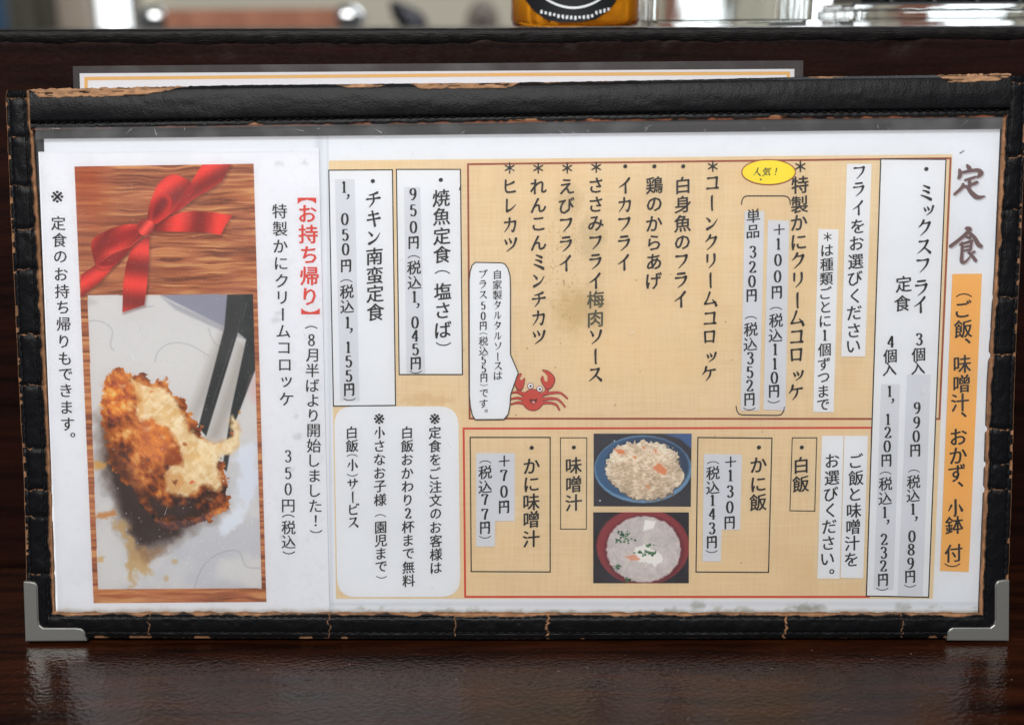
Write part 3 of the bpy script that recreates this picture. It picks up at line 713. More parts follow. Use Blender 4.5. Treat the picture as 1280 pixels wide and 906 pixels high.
text(st, '（ご飯、味噌汁、おかず、小鉢付）', [(0, 1205, 369), (1, 1204.5, 386), (2, 1204, 411), (3, 1204, 426), (4, 1203, 455), (5, 1202, 479.5), (6, 1200, 503), (7, 1199, 518), (8, 1198.5, 545.6), (9, 1198, 569), (10, 1196, 591), (11, 1195, 605), (12, 1194, 634.5), (13, 1193, 656), (14, 1192, 691), (15, 1190.5, 706)], 24, nX)
# mixed fry panel
bx = box([(1101, 199), (1182.5, 199.5), (1160.7, 746), (1083, 744.5)], M_white, 1.5)
bx['label'] = 'tall white printed box at the right edge of the tan panel'
strip(bx, [(1134, 468), (1163.5, 468), (1153.5, 743.5), (1122, 743.5)], M_grey)
strip(bx, [(1101.5, 480), (1125, 480), (1117, 737), (1092, 737)], M_grey)
text(bx, '・ミックスフライ', [(0, 1158, 211.5), (1, 1157.5, 240.5), (2, 1159, 261), (3, 1156, 285), (4, 1155, 309), (5, 1154, 332), (6, 1152, 360), (7, 1150.5, 381)], 23, nX)
text(bx, '定食', [(0, 1129.6, 355), (1, 1128, 379)], 21.5, nX)
text(bx, '3個入', [(0, 1149, 424), (1, 1148, 443), (2, 1147.6, 459.5)], 18.5, nX)
text(bx, '4個入', [(0, 1113.7, 427), (1, 1112.5, 445), (2, 1112, 461)], 18.5, nX)
text(bx, '990円（税込1,089円）', [(0, 1146.5, 510), (1, 1146, 528), (2, 1145.3, 545), (3, 1144, 562.5), (4, 1142.5, 588.5), (5, 1142, 602), (6, 1141.5, 619), (7, 1141.3, 636), (8, 1141.3, 648), (9, 1140, 670), (10, 1139, 686.5), (11, 1138.4, 704), (12, 1137.7, 720), (13, 1137.5, 732)], 18, nX)
text(bx, '1,120円（税込1,232円）', [(0, 1112, 489), (1, 1112, 501), (2, 1110, 524), (3, 1109.6, 540.5), (4, 1109, 557.6), (5, 1108, 575), (6, 1107, 591), (7, 1107, 604.5), (8, 1106.5, 622.5), (9, 1106, 640), (10, 1106, 652), (11, 1105, 674), (12, 1104.6, 690.5), (13, 1104, 707), (14, 1103.7, 724), (15, 1103, 736)], 18, nX)
# 'choose your fry'
b1 = strip(sheet, [(1058.5, 205), (1089.5, 205), (1081.5, 445.6), (1051.5, 445.6)], M_white)
text(b1, 'フライをお選びください', [(0, 1074.5, 216), (1, 1073.7, 237), (2, 1073, 260), (3, 1072, 283), (4, 1071, 304), (5, 1069.7, 327), (6, 1069, 348), (7, 1068.5, 370), (8, 1068, 391), (9, 1067.5, 413), (10, 1067, 433)], 20.5, nX)
b1 = strip(sheet, [(1023, 286), (1048.3, 287), (1042, 515), (1016.3, 515)], M_white)
text(b1, '＊は種類ごとに1個ずつまで', [(0, 1034.5, 296), (1, 1034, 313), (4, 1032.5, 366), (7, 1031, 419), (8, 1030.5, 437), (9, 1030, 455), (10, 1029.5, 472), (12, 1029, 506)], 17.5, nX)
text(sheet, '＊特製かにクリームコロッケ', [(0, 1000.5, 208), (1, 1000, 231), (2, 999.5, 255.6), (3, 999, 278), (4, 998.5, 302.6), (5, 998, 326), (6, 997.5, 349.6), (7, 997, 375), (8, 996.5, 398), (9, 996, 421), (10, 995.5, 443.6), (11, 996, 467), (12, 994.5, 490.5)], 23, nX)
t = np.linspace(0, 2 * pi, 40, endpoint=False)
el = poly_print('yellow_badge', np.stack([960.8 + 33.5 * np.cos(t), 215.3 + 15.6 * np.sin(t)], 1), nG, M_yellow, sheet)
ribbon('outline', np.stack([960.8 + 33.5 * np.cos(t), 215.3 + 15.6 * np.sin(t)], 1), 1.3, nG + .00003, M_brownline, el, True)
text(el, '人気！', [(0, 947, 215), (1, 958.5, 214.7), (2, 970, 214.5)], 11.5, nX, horiz=True, weight=.0)
poly_print('ink_dot', np.stack([951 + 1.3 * np.cos(t), 224.5 + 1.0 * np.sin(t)], 1), nX, M_ink, sheet)
poly_print('ink_mark', [(1199.5, 191.5), (1205, 188), (1205.6, 188.6), (1200, 192.3)], nX, M_ink, sheet)
poly_print('ink_mark', [(573.4, 237.5), (575.2, 232), (577, 231), (575.6, 237.8)], nX, M_ink, sheet)
ribbon('bracket_line', [(926.8, 256), (927.6, 250), (930, 246.3), (934, 245), (981, 245), (985, 246.5), (987.4, 250), (988, 256)], 1.3, nG, M_ink, sheet)
ribbon('bracket_line', [(920, 507), (921, 513), (923.5, 517), (928, 518.5), (972, 519), (976.5, 518), (979.5, 514), (980.5, 508)], 1.3, nG, M_ink, sheet)
b1 = strip(sheet, [(960, 275), (986.5, 276), (982, 513), (954.3, 512)], M_grey)
text(b1, '＋100円（税込110円）', [(0, 974, 287), (1, 973, 305), (2, 972.5, 325), (3, 972, 345.5), (4, 971, 365), (5, 970, 385.5), (6, 970, 400.6), (7, 969.4, 419), (8, 969, 436.6), (9, 968.5, 454.6), (10, 968, 472), (11, 967.5, 488.5), (12, 967, 502)], 18.5, nX)
b1 = strip(sheet, [(930.8, 264), (955.5, 264), (949.3, 513), (925.7, 513)], M_grey)
text(b1, '単品320円（税込352円）', [(0, 941.7, 270), (1, 941.2, 289.5), (2, 941, 315), (3, 940.5, 334), (4, 940, 351.6), (5, 939.5, 369), (6, 938.7, 397), (7, 938.5, 411.7), (8, 938, 430), (9, 937.8, 447.6), (10, 937.4, 465), (11, 937, 482), (12, 936.8, 498.7), (13, 936.6, 511)], 18.5, nX)
# the fry list
text(sheet, '＊コーンクリームコロッケ', [(0, 891, 208), (1, 890.5, 229), (2, 890, 253.5), (3, 889.6, 279), (4, 889.2, 303), (5, 888.7, 326), (6, 888.3, 350), (7, 888, 374), (8, 887.5, 398), (9, 887, 421), (10, 887.5, 444), (11, 886, 467)], 22, nX)
text(sheet, '・白身魚のフライ', [(0, 854, 208), (1, 853.6, 231.5), (4, 853, 303), (7, 851, 374)], 22.5, nX)
text(sheet, '・鶏のからあげ', [(0, 818, 208), (1, 818, 231.5), (6, 817.5, 351)], 22.5, nX)
text(sheet, '・イカフライ', [(0, 781.6, 208), (1, 781.4, 232), (5, 780, 328)], 22, nX)
text(sheet, '＊ささみフライ', [(0, 745.3, 209), (1, 745, 231.5), (6, 744.5, 351)], 22, nX)
text(sheet, '梅肉', [(0, 744.5, 374), (1, 744.3, 398)], 23, nX, mat('faded_ink', srgb(84, 82, 66), .6), .012)
text(sheet, 'ソース', [(0, 744.5, 421), (1, 744.5, 445), (2, 744, 468.6)], 22, nX)
text(sheet, '＊えびフライ', [(0, 709, 210), (1, 708.6, 233), (5, 707.5, 329)], 22, nX)
text(sheet, '＊れんこんミンチカツ', [(0, 672.8, 210), (1, 673, 233), (9, 673.5, 421)], 22, nX)
text(sheet, '＊ヒレカツ', [(0, 637, 210), (1, 637.3, 233), (4, 638, 305.5)], 22, nX)
# crab drawing (tucked behind the speech bubble)
crab = empty('crab_print', None, None); del crab
def circ(cx, cy, rx, ry, n=24, rot=0):
    t = np.linspace(0, 2 * pi, n, endpoint=False); x = rx * np.cos(t); y = ry * np.sin(t)
    return np.stack([cx + x * cos(rot) - y * sin(rot), cy + x * sin(rot) + y * cos(rot)], 1)
kx = lambda P: np.array([(580 + x * .2318, 320 + y * .2318) for x, y in P])
def taper(P, w0, w1):
    P = catmull(P, 5, closed=False); d = np.gradient(P, axis=0); d /= np.linalg.norm(d, axis=1)[:, None]; nn = np.stack([-d[:, 1], d[:, 0]], 1)
    wd = np.linspace(w0, w1, len(P))[:, None] / 2; return np.concatenate([P + nn * wd, (P - nn * wd)[::-1]])
body_root = poly_print('crab_drawing', circ(666.2, 499.8, 13.6, 13.9), nG, M_crabd, sheet)
body_root['label'] = 'small red cartoon crab printed beside the speech bubble'
lay = [0]
def cp(P, m, name='drawn_piece'):
    lay[0] += 1; return poly_print(name, P, nG + .000006 * lay[0], m, body_root)
for L_ in ([(330, 755), (290, 735), (255, 738)], [(325, 775), (290, 765), (250, 772)], [(330, 795), (290, 790), (252, 800)],
           [(415, 750), (470, 738), (520, 738), (560, 770)], [(420, 772), (470, 768), (510, 775), (547, 815)], [(410, 795), (450, 790), (495, 800), (516, 832)]):
    cp(taper(kx(L_), 4.6, 2.2), M_crabd); cp(taper(kx(L_), 3.4, 1.0), M_crab)
for L_ in ([(335, 745), (300, 735), (292, 700)], [(412, 750), (440, 735), (452, 705)]):
    cp(taper(kx(L_), 4.6, 5), M_crabd); cp(taper(kx(L_), 3.4, 3.8), M_crab)
cl = catmull([(272, 690), (280, 655), (300, 633), (312, 636), (300, 660), (312, 668), (328, 655), (326, 690), (312, 722), (288, 722)], 4)
cp(kx(cl), M_crabd); cp(kx((cl - cl.mean(0)) * .88 + cl.mean(0)), M_crab)
cl = catmull([(420, 612), (455, 618), (485, 645), (492, 672), (478, 705), (450, 722), (428, 700), (412, 665), (425, 645), (432, 670), (448, 678), (450, 645), (438, 628)], 4)
cp(kx(cl), M_crabd); cp(kx((cl - cl.mean(0)) * .90 + cl.mean(0)), M_crab)
cp(circ(666.2, 499.8, 12.7, 13.0), M_crab)
cp(kx([(352, 768), (372, 774), (396, 768), (390, 790), (375, 800), (358, 790)]), mat('dark_mouth_print', srgb(90, 28, 30), .6))
cp(kx([(362, 785), (376, 780), (386, 788), (375, 797)]), mat('pink_print', srgb(226, 150, 140), .6))
for ex, ey in ((358, 700), (408, 716)):
    cp(taper(kx([(ex + (2 if ex < 380 else -4), ey + 32), (ex, ey)]), 2.6, 2.2), M_crab)
    q = kx([(ex, ey)])[0]; cp(circ(q[0], q[1], 4.0, 4.0), M_crabd); cp(circ(q[0], q[1], 3.3, 3.3), M_white); cp(circ(q[0] + .2, q[1] + .3, 1.4, 1.4), M_ink)
bub = np.array([(594, 328), (627.5, 328.6), (631.5, 330.5), (635, 336), (637.5, 345), (638, 360), (638, 443), (647.8, 466), (638.3, 493), (637.3, 508), (635, 518), (630, 524), (594, 524.3), (590.5, 519), (588, 508), (586.8, 495), (586.5, 350), (587.5, 340), (590, 332)])
nb2 = nG + .0003
bb = poly_print('speech_bubble', bub, nb2, M_white, sheet); ribbon('outline', bub, 1.3, nb2 + .00003, M_ink, bb, True)
nY = nb2 + .00006
text(bb, '自家製タルタルソースは', [(0, 621.7, 343), (1, 621.7, 356), (2, 621.8, 368.7), (8, 622.3, 445.6), (10, 622.5, 469.5)], 12.4, nY, weight=.006)
text(bb, 'プラス50円（税込55円）です。', [(0, 603.6, 343), (2, 603.7, 368.7), (3, 604, 382), (4, 604, 395), (5, 604, 407), (6, 604.3, 417), (7, 604.3, 426.5), (8, 604.5, 438.5), (9, 604.5, 450), (10, 604.6, 461), (11, 604.8, 472), (12, 604.9, 481), (13, 605, 491.5), (14, 604.5, 504.5), (15, 604.5, 513.5)], 12.4, nY, weight=.006)
# fish and chicken boxes
bx = box([(495.5, 212), (575.5, 212), (578, 468), (499, 468)], M_white, 1.4)
strip(bx, [(505, 234), (525.3, 234), (531.5, 467), (508, 467)], M_grey)
text(bx, '・焼魚定食（塩さば）', [(0, 551, 225), (1, 551.5, 247.6), (2, 552, 270.6), (3, 552.3, 295), (4, 552.6, 318), (5, 553, 340), (6, 553.3, 364), (7, 553.6, 388), (8, 554, 412), (9, 554.3, 430)], 23, nX)
text(bx, '950円（税込1,045円）', [(0, 516.3, 243), (1, 516.5, 263), (2, 516.8, 284), (3, 517, 303), (4, 517.3, 321), (5, 517.5, 334.6), (6, 518, 353), (7, 518, 371), (8, 518.5, 382), (9, 518.8, 403), (10, 519, 419.5), (11, 519.3, 436.5), (12, 519.6, 453.7), (13, 519.6, 465)], 18.5, nX)
bx = box([(411, 213), (490.5, 212.5), (494.4, 506.6), (416.8, 507.5)], M_white, 1.4)
strip(bx, [(418.5, 224), (443.3, 224), (449.4, 501), (425.3, 501)], M_grey)
text(bx, '・チキン南蛮定食', [(0, 466, 226.5), (1, 466.5, 249.5), (2, 467, 273), (3, 467.4, 297), (4, 468, 320.4), (5, 468.4, 344), (6, 468.8, 367), (7, 469.3, 390)], 23, nX)
text(bx, '1,050円（税込1,155円）', [(0, 430, 234), (1, 431, 246), (2, 431, 274), (3, 431.5, 293.5), (4, 432, 311.6), (5, 432.5, 332), (6, 433, 351), (7, 433.5, 364.6), (8, 434, 383), (9, 434.5, 403), (10, 435, 413), (11, 435.3, 434), (12, 435.8, 451.5), (13, 436, 469.5), (14, 436.4, 486.5), (15, 436.8, 499)], 18.5, nX)
# rounded notes panel
nt = poly_print('rounded_note_panel', rrect([(417.6, 507.8), (573, 507.8), (575.5, 745.5), (421.6, 746)], 24), nB, M_white, sheet)
text(nt, '※定食をご注文のお客様は', [(0, 543.4, 523.4), (1, 543.6, 540.4), (11, 545.2, 709.5)], 16.5, nX)
text(nt, '白飯おかわり2杯まで無料', [(0, 508.8, 540.4), (11, 510.8, 725.5)], 16.5, nX)
text(nt, '※小さなお子様（園児まで）', [(0, 473.9, 523.4), (1, 474.1, 540.4), (6, 475.2, 624.4), (7, 475.4, 644), (8, 475.8, 659), (11, 476.5, 708), (12, 476.8, 721)], 16.5, nX)
text(nt, '白飯（小）サービス', [(0, 439.6, 540.4), (1, 440, 557), (2, 440.2, 569), (3, 440.3, 581), (4, 440.5, 593.5), (5, 440.8, 605), (6, 441, 621), (7, 441.3, 637), (8, 441.6, 653)], 16.5, nX)
# lower boxes
bx = box([(587.7, 546.5), (687.7, 546.5), (687.7, 714.5), (589, 714)], None, 1.4)
text(bx, '・かに味噌汁', [(0, 664.6, 559.4), (1, 664.6, 582), (2, 664.4, 605), (3, 664.3, 627), (4, 664, 649), (5, 664, 673)], 22.5, nX)
b1 = strip(bx, [(595, 566), (643.7, 566), (643.3, 651), (619, 651), (618.7, 683), (595, 683)], M_grey)
text(b1, '＋70円', [(0, 630.3, 576), (1, 630, 594), (2, 630, 614), (3, 630, 633)], 18.5, nX)
text(b1, '（税込77円）', [(0, 606.6, 577), (1, 606.5, 590), (2, 606.4, 608), (3, 606.3, 624), (4, 606.3, 642.4), (5, 606.2, 659), (6, 606.2, 671)], 18, nX)
bx = box([(700.6, 547), (733.5, 547), (733, 661), (700.8, 661)], None, 1.0)
text(bx, '・味噌汁', [(0, 717.3, 559), (1, 717.2, 581.5), (2, 717, 605), (3, 717, 628)], 22, nX)
bx = box([(872.4, 546.6), (965, 547.5), (960.7, 715), (870, 714.5)], None, 1.4)
text(bx, '・かに飯', [(0, 948.7, 559), (1, 948.4, 580.5), (2, 948, 605), (3, 947.6, 627.4)], 22.5, nX)
b1 = strip(bx, [(879.8, 567), (927.5, 568), (925, 662), (902, 662), (901, 701.4), (878, 701.4)], M_grey)
text(b1, '＋130円', [(0, 913.4, 577), (1, 913, 594), (2, 912.6, 614), (3, 912.3, 633.6), (4, 912, 652.5)], 18.5, nX)
text(b1, '（税込143円）', [(0, 891.5, 578), (1, 891.3, 591), (2, 891, 609), (3, 890.7, 625), (4, 890.4, 642), (5, 890, 660), (6, 889.8, 677), (7, 889.6, 689)], 18, nX)
bx = box([(990.4, 547), (1021, 547), (1018.5, 638.6), (987.4, 638)], None, 1.1)
text(bx, '・白飯', [(0, 1002.3, 559), (1, 1001.5, 581), (2, 1001, 604.5)], 22, nX)
b1 = strip(sheet, [(1055.6, 544.5), (1085, 544.5), (1079, 722.5), (1050.7, 722)], M_white)
text(b1, 'ご飯と味噌汁を', [(0, 1070.6, 575.6), (1, 1070, 597), (6, 1064, 699)], 20, nX)
b1 = strip(sheet, [(1027.5, 544.5), (1054.3, 544.5), (1049.4, 723), (1021.5, 723)], M_white)
text(b1, 'お選びください。', [(0, 1040.6, 575.6), (1, 1040, 597), (6, 1034.5, 698.6), (7, 1034.5, 714)], 20, nX)

# rice and soup pictures
xf = (735, 535, .2206); k_ = .2206
X, Y, S, T = bilin([(742, 541.8), (864.6, 541.8), (863.5, 633), (742, 632.5)], 330, 250)
p = Paint(X, Y, (52, 52, 60)); p.mix(fbm(X / 3, Y / 3, 3, 3) * .25, (80, 76, 84))
p.fill([(420, 30), (590, 30), (590, 120), (520, 60)], (70, 100, 150), 3, xf=xf)
p.ell(735 + 312 * k_, 535 + 232 * k_, 277 * k_, 192 * k_, (112, 152, 188), 1.2); p.mix(0 * X, (0, 0, 0))
p.ell(735 + 305 * k_, 535 + 226 * k_, 264 * k_, 178 * k_, (66, 98, 134), 2)
p.ell(735 + 335 * k_, 535 + 215 * k_, 240 * k_, 165 * k_, (48, 66, 92), 5, .9)
rice = [(100, 220), (120, 170), (140, 120), (200, 90), (310, 70), (400, 85), (470, 110), (515, 150), (510, 210), (545, 260), (530, 310), (480, 340), (480, 370), (400, 395), (310, 400), (250, 395), (180, 350), (110, 290)]
g = fbm(X / 2.4 + fbm(X / 3, Y / 3, 2, 77) * 2, Y / 1.8, 2, 9) * .7 + fbm(X / 6, Y / 6, 2, 79) * .3; g2 = fbm(X / 6, Y / 6, 3, 19)
rc = np.array([216, 196, 172.0])[None] + (g[:, None] - .5) * np.array([105, 110, 118.0]) + (g2[:, None] - .5) * 60 - (Y[:, None] - 590) * .25
p.fill(rice, (120, 100, 84), 2, .8, 3, 3, xf=(736, 537.5, .2206)); p.fill(rice, np.clip(rc, 60, 238), 1.2, 1, 4, 3, xf=xf)
for P_ in ([(140, 112), (200, 125), (212, 150), (170, 145)], [(365, 225), (400, 195), (450, 235), (440, 262), (400, 255)], [(370, 120), (395, 125), (385, 145)], [(250, 155), (275, 160), (265, 175)], [(305, 105), (330, 110), (320, 122)], [(330, 320), (350, 325), (345, 345)]):
    p.fill(P_, (222, 134, 90), 1.2, .9, 1.5, 3, xf=xf)
p.ell(735 + 68 * k_, 535 + 410 * k_, 1, 1, (230, 235, 240), 1); p.ell(735 + 150 * k_, 535 + 72 * k_, .9, .9, (200, 215, 230), 1)
r_ = quad_sheet('rice_picture', [(742, 541.8), (864.6, 541.8), (863.5, 633), (742, 632.5)], nB, M_print, sheet, 330, 250, p.done()); r_['label'] = 'printed picture of crab rice on a blue plate'
q = [(741.5, 640), (861.2, 640), (861, 728.6), (741.5, 728.6)]
X, Y, S, T = bilin(q, 330, 250)
p = Paint(X, Y, (36, 34, 42)); p.mix(fbm(X / 4, Y / 4, 3, 3) * .25, (66, 62, 74))
p.ell(735 + 312 * k_, 535 + 672 * k_, 264 * k_, 218 * k_, (138, 56, 62), 1.5); p.ell(735 + 300 * k_, 535 + 660 * k_, 250 * k_, 205 * k_, (150, 64, 70), 5, .7); p.ell(735 + 318 * k_, 535 + 690 * k_, 226 * k_, 200 * k_, (96, 38, 46), 5, .8)
g = fbm(X / 2, Y / 2, 3, 29); sc_ = np.array([204, 196, 194.0])[None] + (g[:, None] - .5) * 26 + (fbm(X / 8, Y / 8, 3, 30)[:, None] - .5) * np.array([30, 26, 20.0])
p.ell(735 + 315 * k_, 535 + 686 * k_, 212 * k_, 188 * k_, sc_, 2, 1, 1.5, 4)
p.fill([(322, 518), (385, 528), (372, 566), (312, 582)], (240, 238, 236), 1.4, xf=xf)
sh_ = [(265, 690), (300, 665), (345, 672), (405, 710), (425, 745), (380, 775), (330, 760), (285, 750)]
p.fill(sh_, (238, 234, 230), 1.6, 1, 3, 4, True, xf=xf); p.fill([(210, 728), (262, 715), (300, 745), (240, 748)], (222, 160, 134), 1.5, 1, 1, 4, xf=xf)
for i in range(110):
    cx, cy, sx, sy = random.choice(((190, 622, 26, 20), (205, 600, 26, 14), (318, 708, 22, 10), (345, 662, 8, 5), (165, 790, 12, 10), (230, 860, 8, 5), (360, 708, 10, 5)))
    p.ell(735 + random.gauss(cx, sx) * k_, 535 + random.gauss(cy, sy) * k_, random.uniform(.7, 1.9), random.uniform(.6, 1.5), random.choice(((52, 92, 62), (40, 70, 54), (96, 140, 100), (70, 110, 76))), .9, .9)
r_ = quad_sheet('soup_picture', q, nB, M_print, sheet, 330, 250, p.done()); r_['label'] = 'printed picture of miso soup in a dark red bowl'

# ------------------------------------------------------------------ the takeaway sheet
tn = 0.0009
take = empty('takeaway_sheet', 'narrow white sheet at the left with a big croquette picture and red bow', 'menu sheet', MMAT)
X, Y, S, T = bilin([(48, 190), (398.5, 185.5), (412, 766), (71.5, 766)], 240, 300)
pt = Paint(X, Y, (231, 233, 239)); pt.mix(sstep(.55, .8, fbm(X / 50, Y / 70, 4, 23)) * .2, (212, 214, 220)); pt.mix(sstep(.66, .74, fbm(X / 8, Y / 8, 3, 26)) * .05, (176, 178, 180))
pt.mix(sstep(758, 767, Y + wig(X, 14, 3, 27)) * .7, (158, 144, 122)); pt.mix(np.clip(1 - np.abs(Y - 190.5) / 1.5, 0, 1) * .2, (170, 175, 186))
for cx, cy in ((345, 400), (348, 392), (364, 586), (352, 672), (372, 545), (371, 520), (349, 205), (381, 204)): pt.ell(cx, cy, random.uniform(3, 7), random.uniform(2, 4), (190, 192, 196), 4, .5, 3, 4)
pt.mix(sstep(.62, .8, fbm(X / 3, Y / 3, 2, 28)) * sstep(300, 420, X) * .06, (120, 120, 120))
mesh_obj('paper', UV(X, Y, tn), grid_faces(240, 300), M_print, take, pt.done())
tl = tn + .00012
text(take, '※定食のお持ち帰りもできます。', [(0, 71.5, 246), (1, 72.8, 279), (2, 74.2, 300), (3, 75.3, 321), (4, 76.5, 342.7), (5, 77.5, 364), (6, 78.4, 384), (7, 79.3, 405), (8, 79.8, 426.7), (9, 81, 448), (10, 82, 468), (11, 82.4, 488), (12, 83.4, 509), (13, 84.5, 530), (14, 86, 543.5)], 19, tl, M_ink, .002, 'mincho')
text(take, '【お持ち帰り】', [(0, 383.6, 251), (1, 384.7, 267), (2, 385.2, 292.6), (3, 386, 318.4), (4, 386.6, 345), (5, 387, 370.7), (6, 388, 389)], 25, tl, M_red, .012, 'serif')
text(take, '（8月半ばより開始しました！）', [(0, 389, 409), (1, 389.3, 425), (2, 390, 444), (7, 392, 538), (12, 394.2, 632), (13, 394.6, 650.5), (14, 395, 664)], 18.5, tl, M_ink, .004, 'mincho')
text(take, '特製かにクリームコロッケ', [(0, 349.5, 264), (1, 350, 286), (4, 352, 351), (8, 355, 435), (11, 358, 498.6)], 19.5, tl, M_ink, .004, 'mincho')
text(take, '350円（税込）', [(0, 360, 570), (1, 360, 591), (2, 360.2, 611), (3, 360.3, 632), (4, 360.3, 644.5), (5, 360.6, 659), (6, 360.8, 677), (7, 361, 690.5)], 18.5, tl, M_ink, .002, 'mincho')
q = [(93, 208.3), (317, 204.8), (333, 752), (117, 753.5)]
NU, NV = 380, 900
X, Y, S, T = bilin(q, NU, NV)
# printed wood
yy = Y + 3.5 * (fbm(X / 45, Y / 18, 3, 1) - .5) * 2
g = fbm(X / 55, yy / 2.6, 5, 7); g2 = fbm(X / 90, yy / 7, 3, 13)
p = Paint(X, Y, (176, 104, 66))
p.mix(sstep(.50, .72, g) * .85, (214, 160, 104)); p.mix(sstep(.48, .28, g) * .85, (112, 58, 36)); p.mix(sstep(.5, .75, g2) * .5, (206, 138, 84)); p.mix(sstep(.45, .25, g2) * .5, (138, 68, 42))
p.mix(sstep(150, 110, X) * sstep(330, 230, Y) * .55, (168, 66, 22))
p.mix(sstep(.35, .7, fbm(X / 80, Y / 30, 3, 31)) * .25, (196, 128, 96))
rf = (90, 200, .2208)
RD = (204, 48, 38); 
def rib(P, ang, per, ph, base=RD, warp=0):
    th = radians(ang)
    def c(X, Y):
        s = np.sin(((X * cos(th) + Y * sin(th)) / per + ph) * 2 * pi) * .5 + .5
        s = s[:, None] * .9 + .1 * fbm(X / 2, Y / 20, 2, 3)[:, None]
        return np.array(base) * (0.66 + .46 * s) + np.array([14, 14, 14]) * s
    a_ = p.fill([(x + 6, y + 10) for x, y in P], (70, 24, 16), 5, .45, xf=rf); return p.fill(P, c, 1.0, 1, warp, curve=False, xf=rf)
sm = lambda P: catmull(P, 5)
rib([(740, 22), (905, 22), (850, 120), (780, 170), (700, 215), (600, 290), (545, 312), (600, 240), (650, 170), (690, 100)], 60, 34, .1)
rib([(320, 515), (240, 600), (190, 655), (150, 700), (50, 780), (48, 652), (140, 590), (200, 560)], 60, 30, .3)
rib([(330, 515), (380, 460), (437, 430), (437, 560), (425, 700), (410, 820), (285, 862), (290, 700), (305, 600)], 95, 44, .55)
rib([(455, 368), (540, 325), (620, 297), (690, 290), (800, 297), (912, 314), (870, 370), (842, 425), (760, 412), (690, 408), (560, 406), (465, 405)], 10, 52, .1)
rib(sm([(572, 82), (625, 98), (672, 128), (645, 170), (620, 225), (575, 290), (520, 335), (470, 365), (430, 352), (430, 300), (445, 235), (480, 150), (520, 105)]), 55, 40, .55)
p.fill(sm([(505, 192), (548, 200), (566, 240), (540, 300), (480, 352), (440, 345), (445, 290), (465, 235)]), (206, 46, 38), 2, .9, xf=rf)
p.fill(sm([(512, 215), (540, 225), (535, 262), (495, 315), (455, 335), (455, 290), (475, 245)]), (112, 20, 20), 7, .8, xf=rf)
p.fill(sm([(665, 135), (690, 160), (670, 215), (610, 280), (560, 305), (610, 235), (635, 180)]), (168, 34, 32), 3, .9, xf=rf)
rib(sm([(380, 370), (290, 368), (180, 408), (112, 460), (118, 540), (150, 612), (235, 600), (300, 535), (400, 430)]), 30, 40, .2)
p.fill(sm([(370, 385), (290, 395), (215, 440), (190, 490), (230, 500), (300, 470), (380, 420)]), (140, 24, 24), 9, .75, xf=rf)
p.fill(sm([(155, 600), (165, 565), (230, 530), (320, 500), (290, 550), (230, 598)]), (130, 24, 24), 4, .8, xf=rf)
p.line([(165, 575), (230, 525), (330, 490), (400, 430)], .9, (226, 96, 80), 1, .8, xf=rf)
rib(sm([(378, 350), (420, 338), (458, 352), (466, 385), (440, 425), (395, 425), (372, 395)]), 40, 18, .3, (214, 66, 54))
# the inner food picture
inner = [(109.5, 369.3), (316, 367.6), (327, 735), (122.7, 736.3)]
I = (polydist(X, Y, np.array(inner)) < 0)
s2 = Paint(X, Y, (214, 213, 213)); s2.mix(sstep(.3, .7, fbm(X / 60, Y / 60, 3, 41)) * .5, (216, 215, 214)); s2.mix(sstep(480, 736, Y) * .5 * sstep(.3, .6, fbm(X / 40, Y / 40, 3, 43)), (182, 184, 196))
s2.mix(sstep(.55, .8, fbm(X / 2, Y / 2, 2, 48)) * .05, (150, 150, 152))
cf = (80, 350, .464)      # crop frames used for measuring
lf = (100, 440, .3533)
s2.fill([(255, 38), (560, 36), (560, 175), (490, 152), (430, 125)], (146, 147, 164), 2, xf=cf)
s2.mix(((X - 210) * .45 < (Y - 380)) * 0.0, (0, 0, 0))
s2.fill([(258, 42), (300, 65), (430, 122), (495, 152), (500, 165), (420, 135), (300, 80)], (160, 160, 168), 3, .7, xf=cf)
for P_ in ([(62, 110), (100, 112), (130, 135), (125, 175), (135, 190)], [(245, 220), (255, 190), (290, 170), (340, 175), (390, 205)], [(430, 195), (400, 160), (390, 130)],
           [(350, 830), (375, 770), (420, 735), (470, 730), (490, 770), (530, 775)], [(160, 60), (190, 75), (240, 70)]):
    s2.line(catmull(P_, 5, closed=False).tolist(), 1.1, (158, 158, 162), 2, .6, xf=cf)
s2.fill([(400, 190), (432, 120), (445, 130), (385, 330), (350, 380), (340, 350)], (158, 150, 142), 12, .5, xf=cf)
s2.fill([(470, 170), (500, 170), (470, 300), (420, 430), (385, 430), (430, 300)], (150, 140, 130), 12, .5, xf=cf)
s2.fill([(440, 38), (488, 38), (466, 150), (383, 420), (362, 396), (432, 130)], (44, 46, 46), 1.8, xf=cf)
s2.fill([(486, 38), (520, 36), (518, 235), (462, 380), (438, 515), (427, 505), (450, 350), (491, 160), (468, 140)], (42, 45, 46), 1.8, xf=cf)
s2.line([(492, 60), (480, 110)], .8, (110, 115, 118), 1, .6, xf=cf); s2.line([(455, 160), (400, 330)], 1.2, (84, 86, 86), 2, .7, xf=cf)
s2.fill([(505, 260), (560, 250), (560, 340), (510, 330), (495, 300)], (214, 176, 176), 10, .5, xf=cf)
s2.fill([(455, 440), (520, 430), (525, 560), (490, 620), (455, 590), (470, 520)], (222, 228, 240), 8, .85, 10, 10, xf=cf)
s2.fill([(420, 640), (500, 600), (480, 650), (430, 690)], (226, 232, 242), 6, .8, 6, 8, xf=cf)
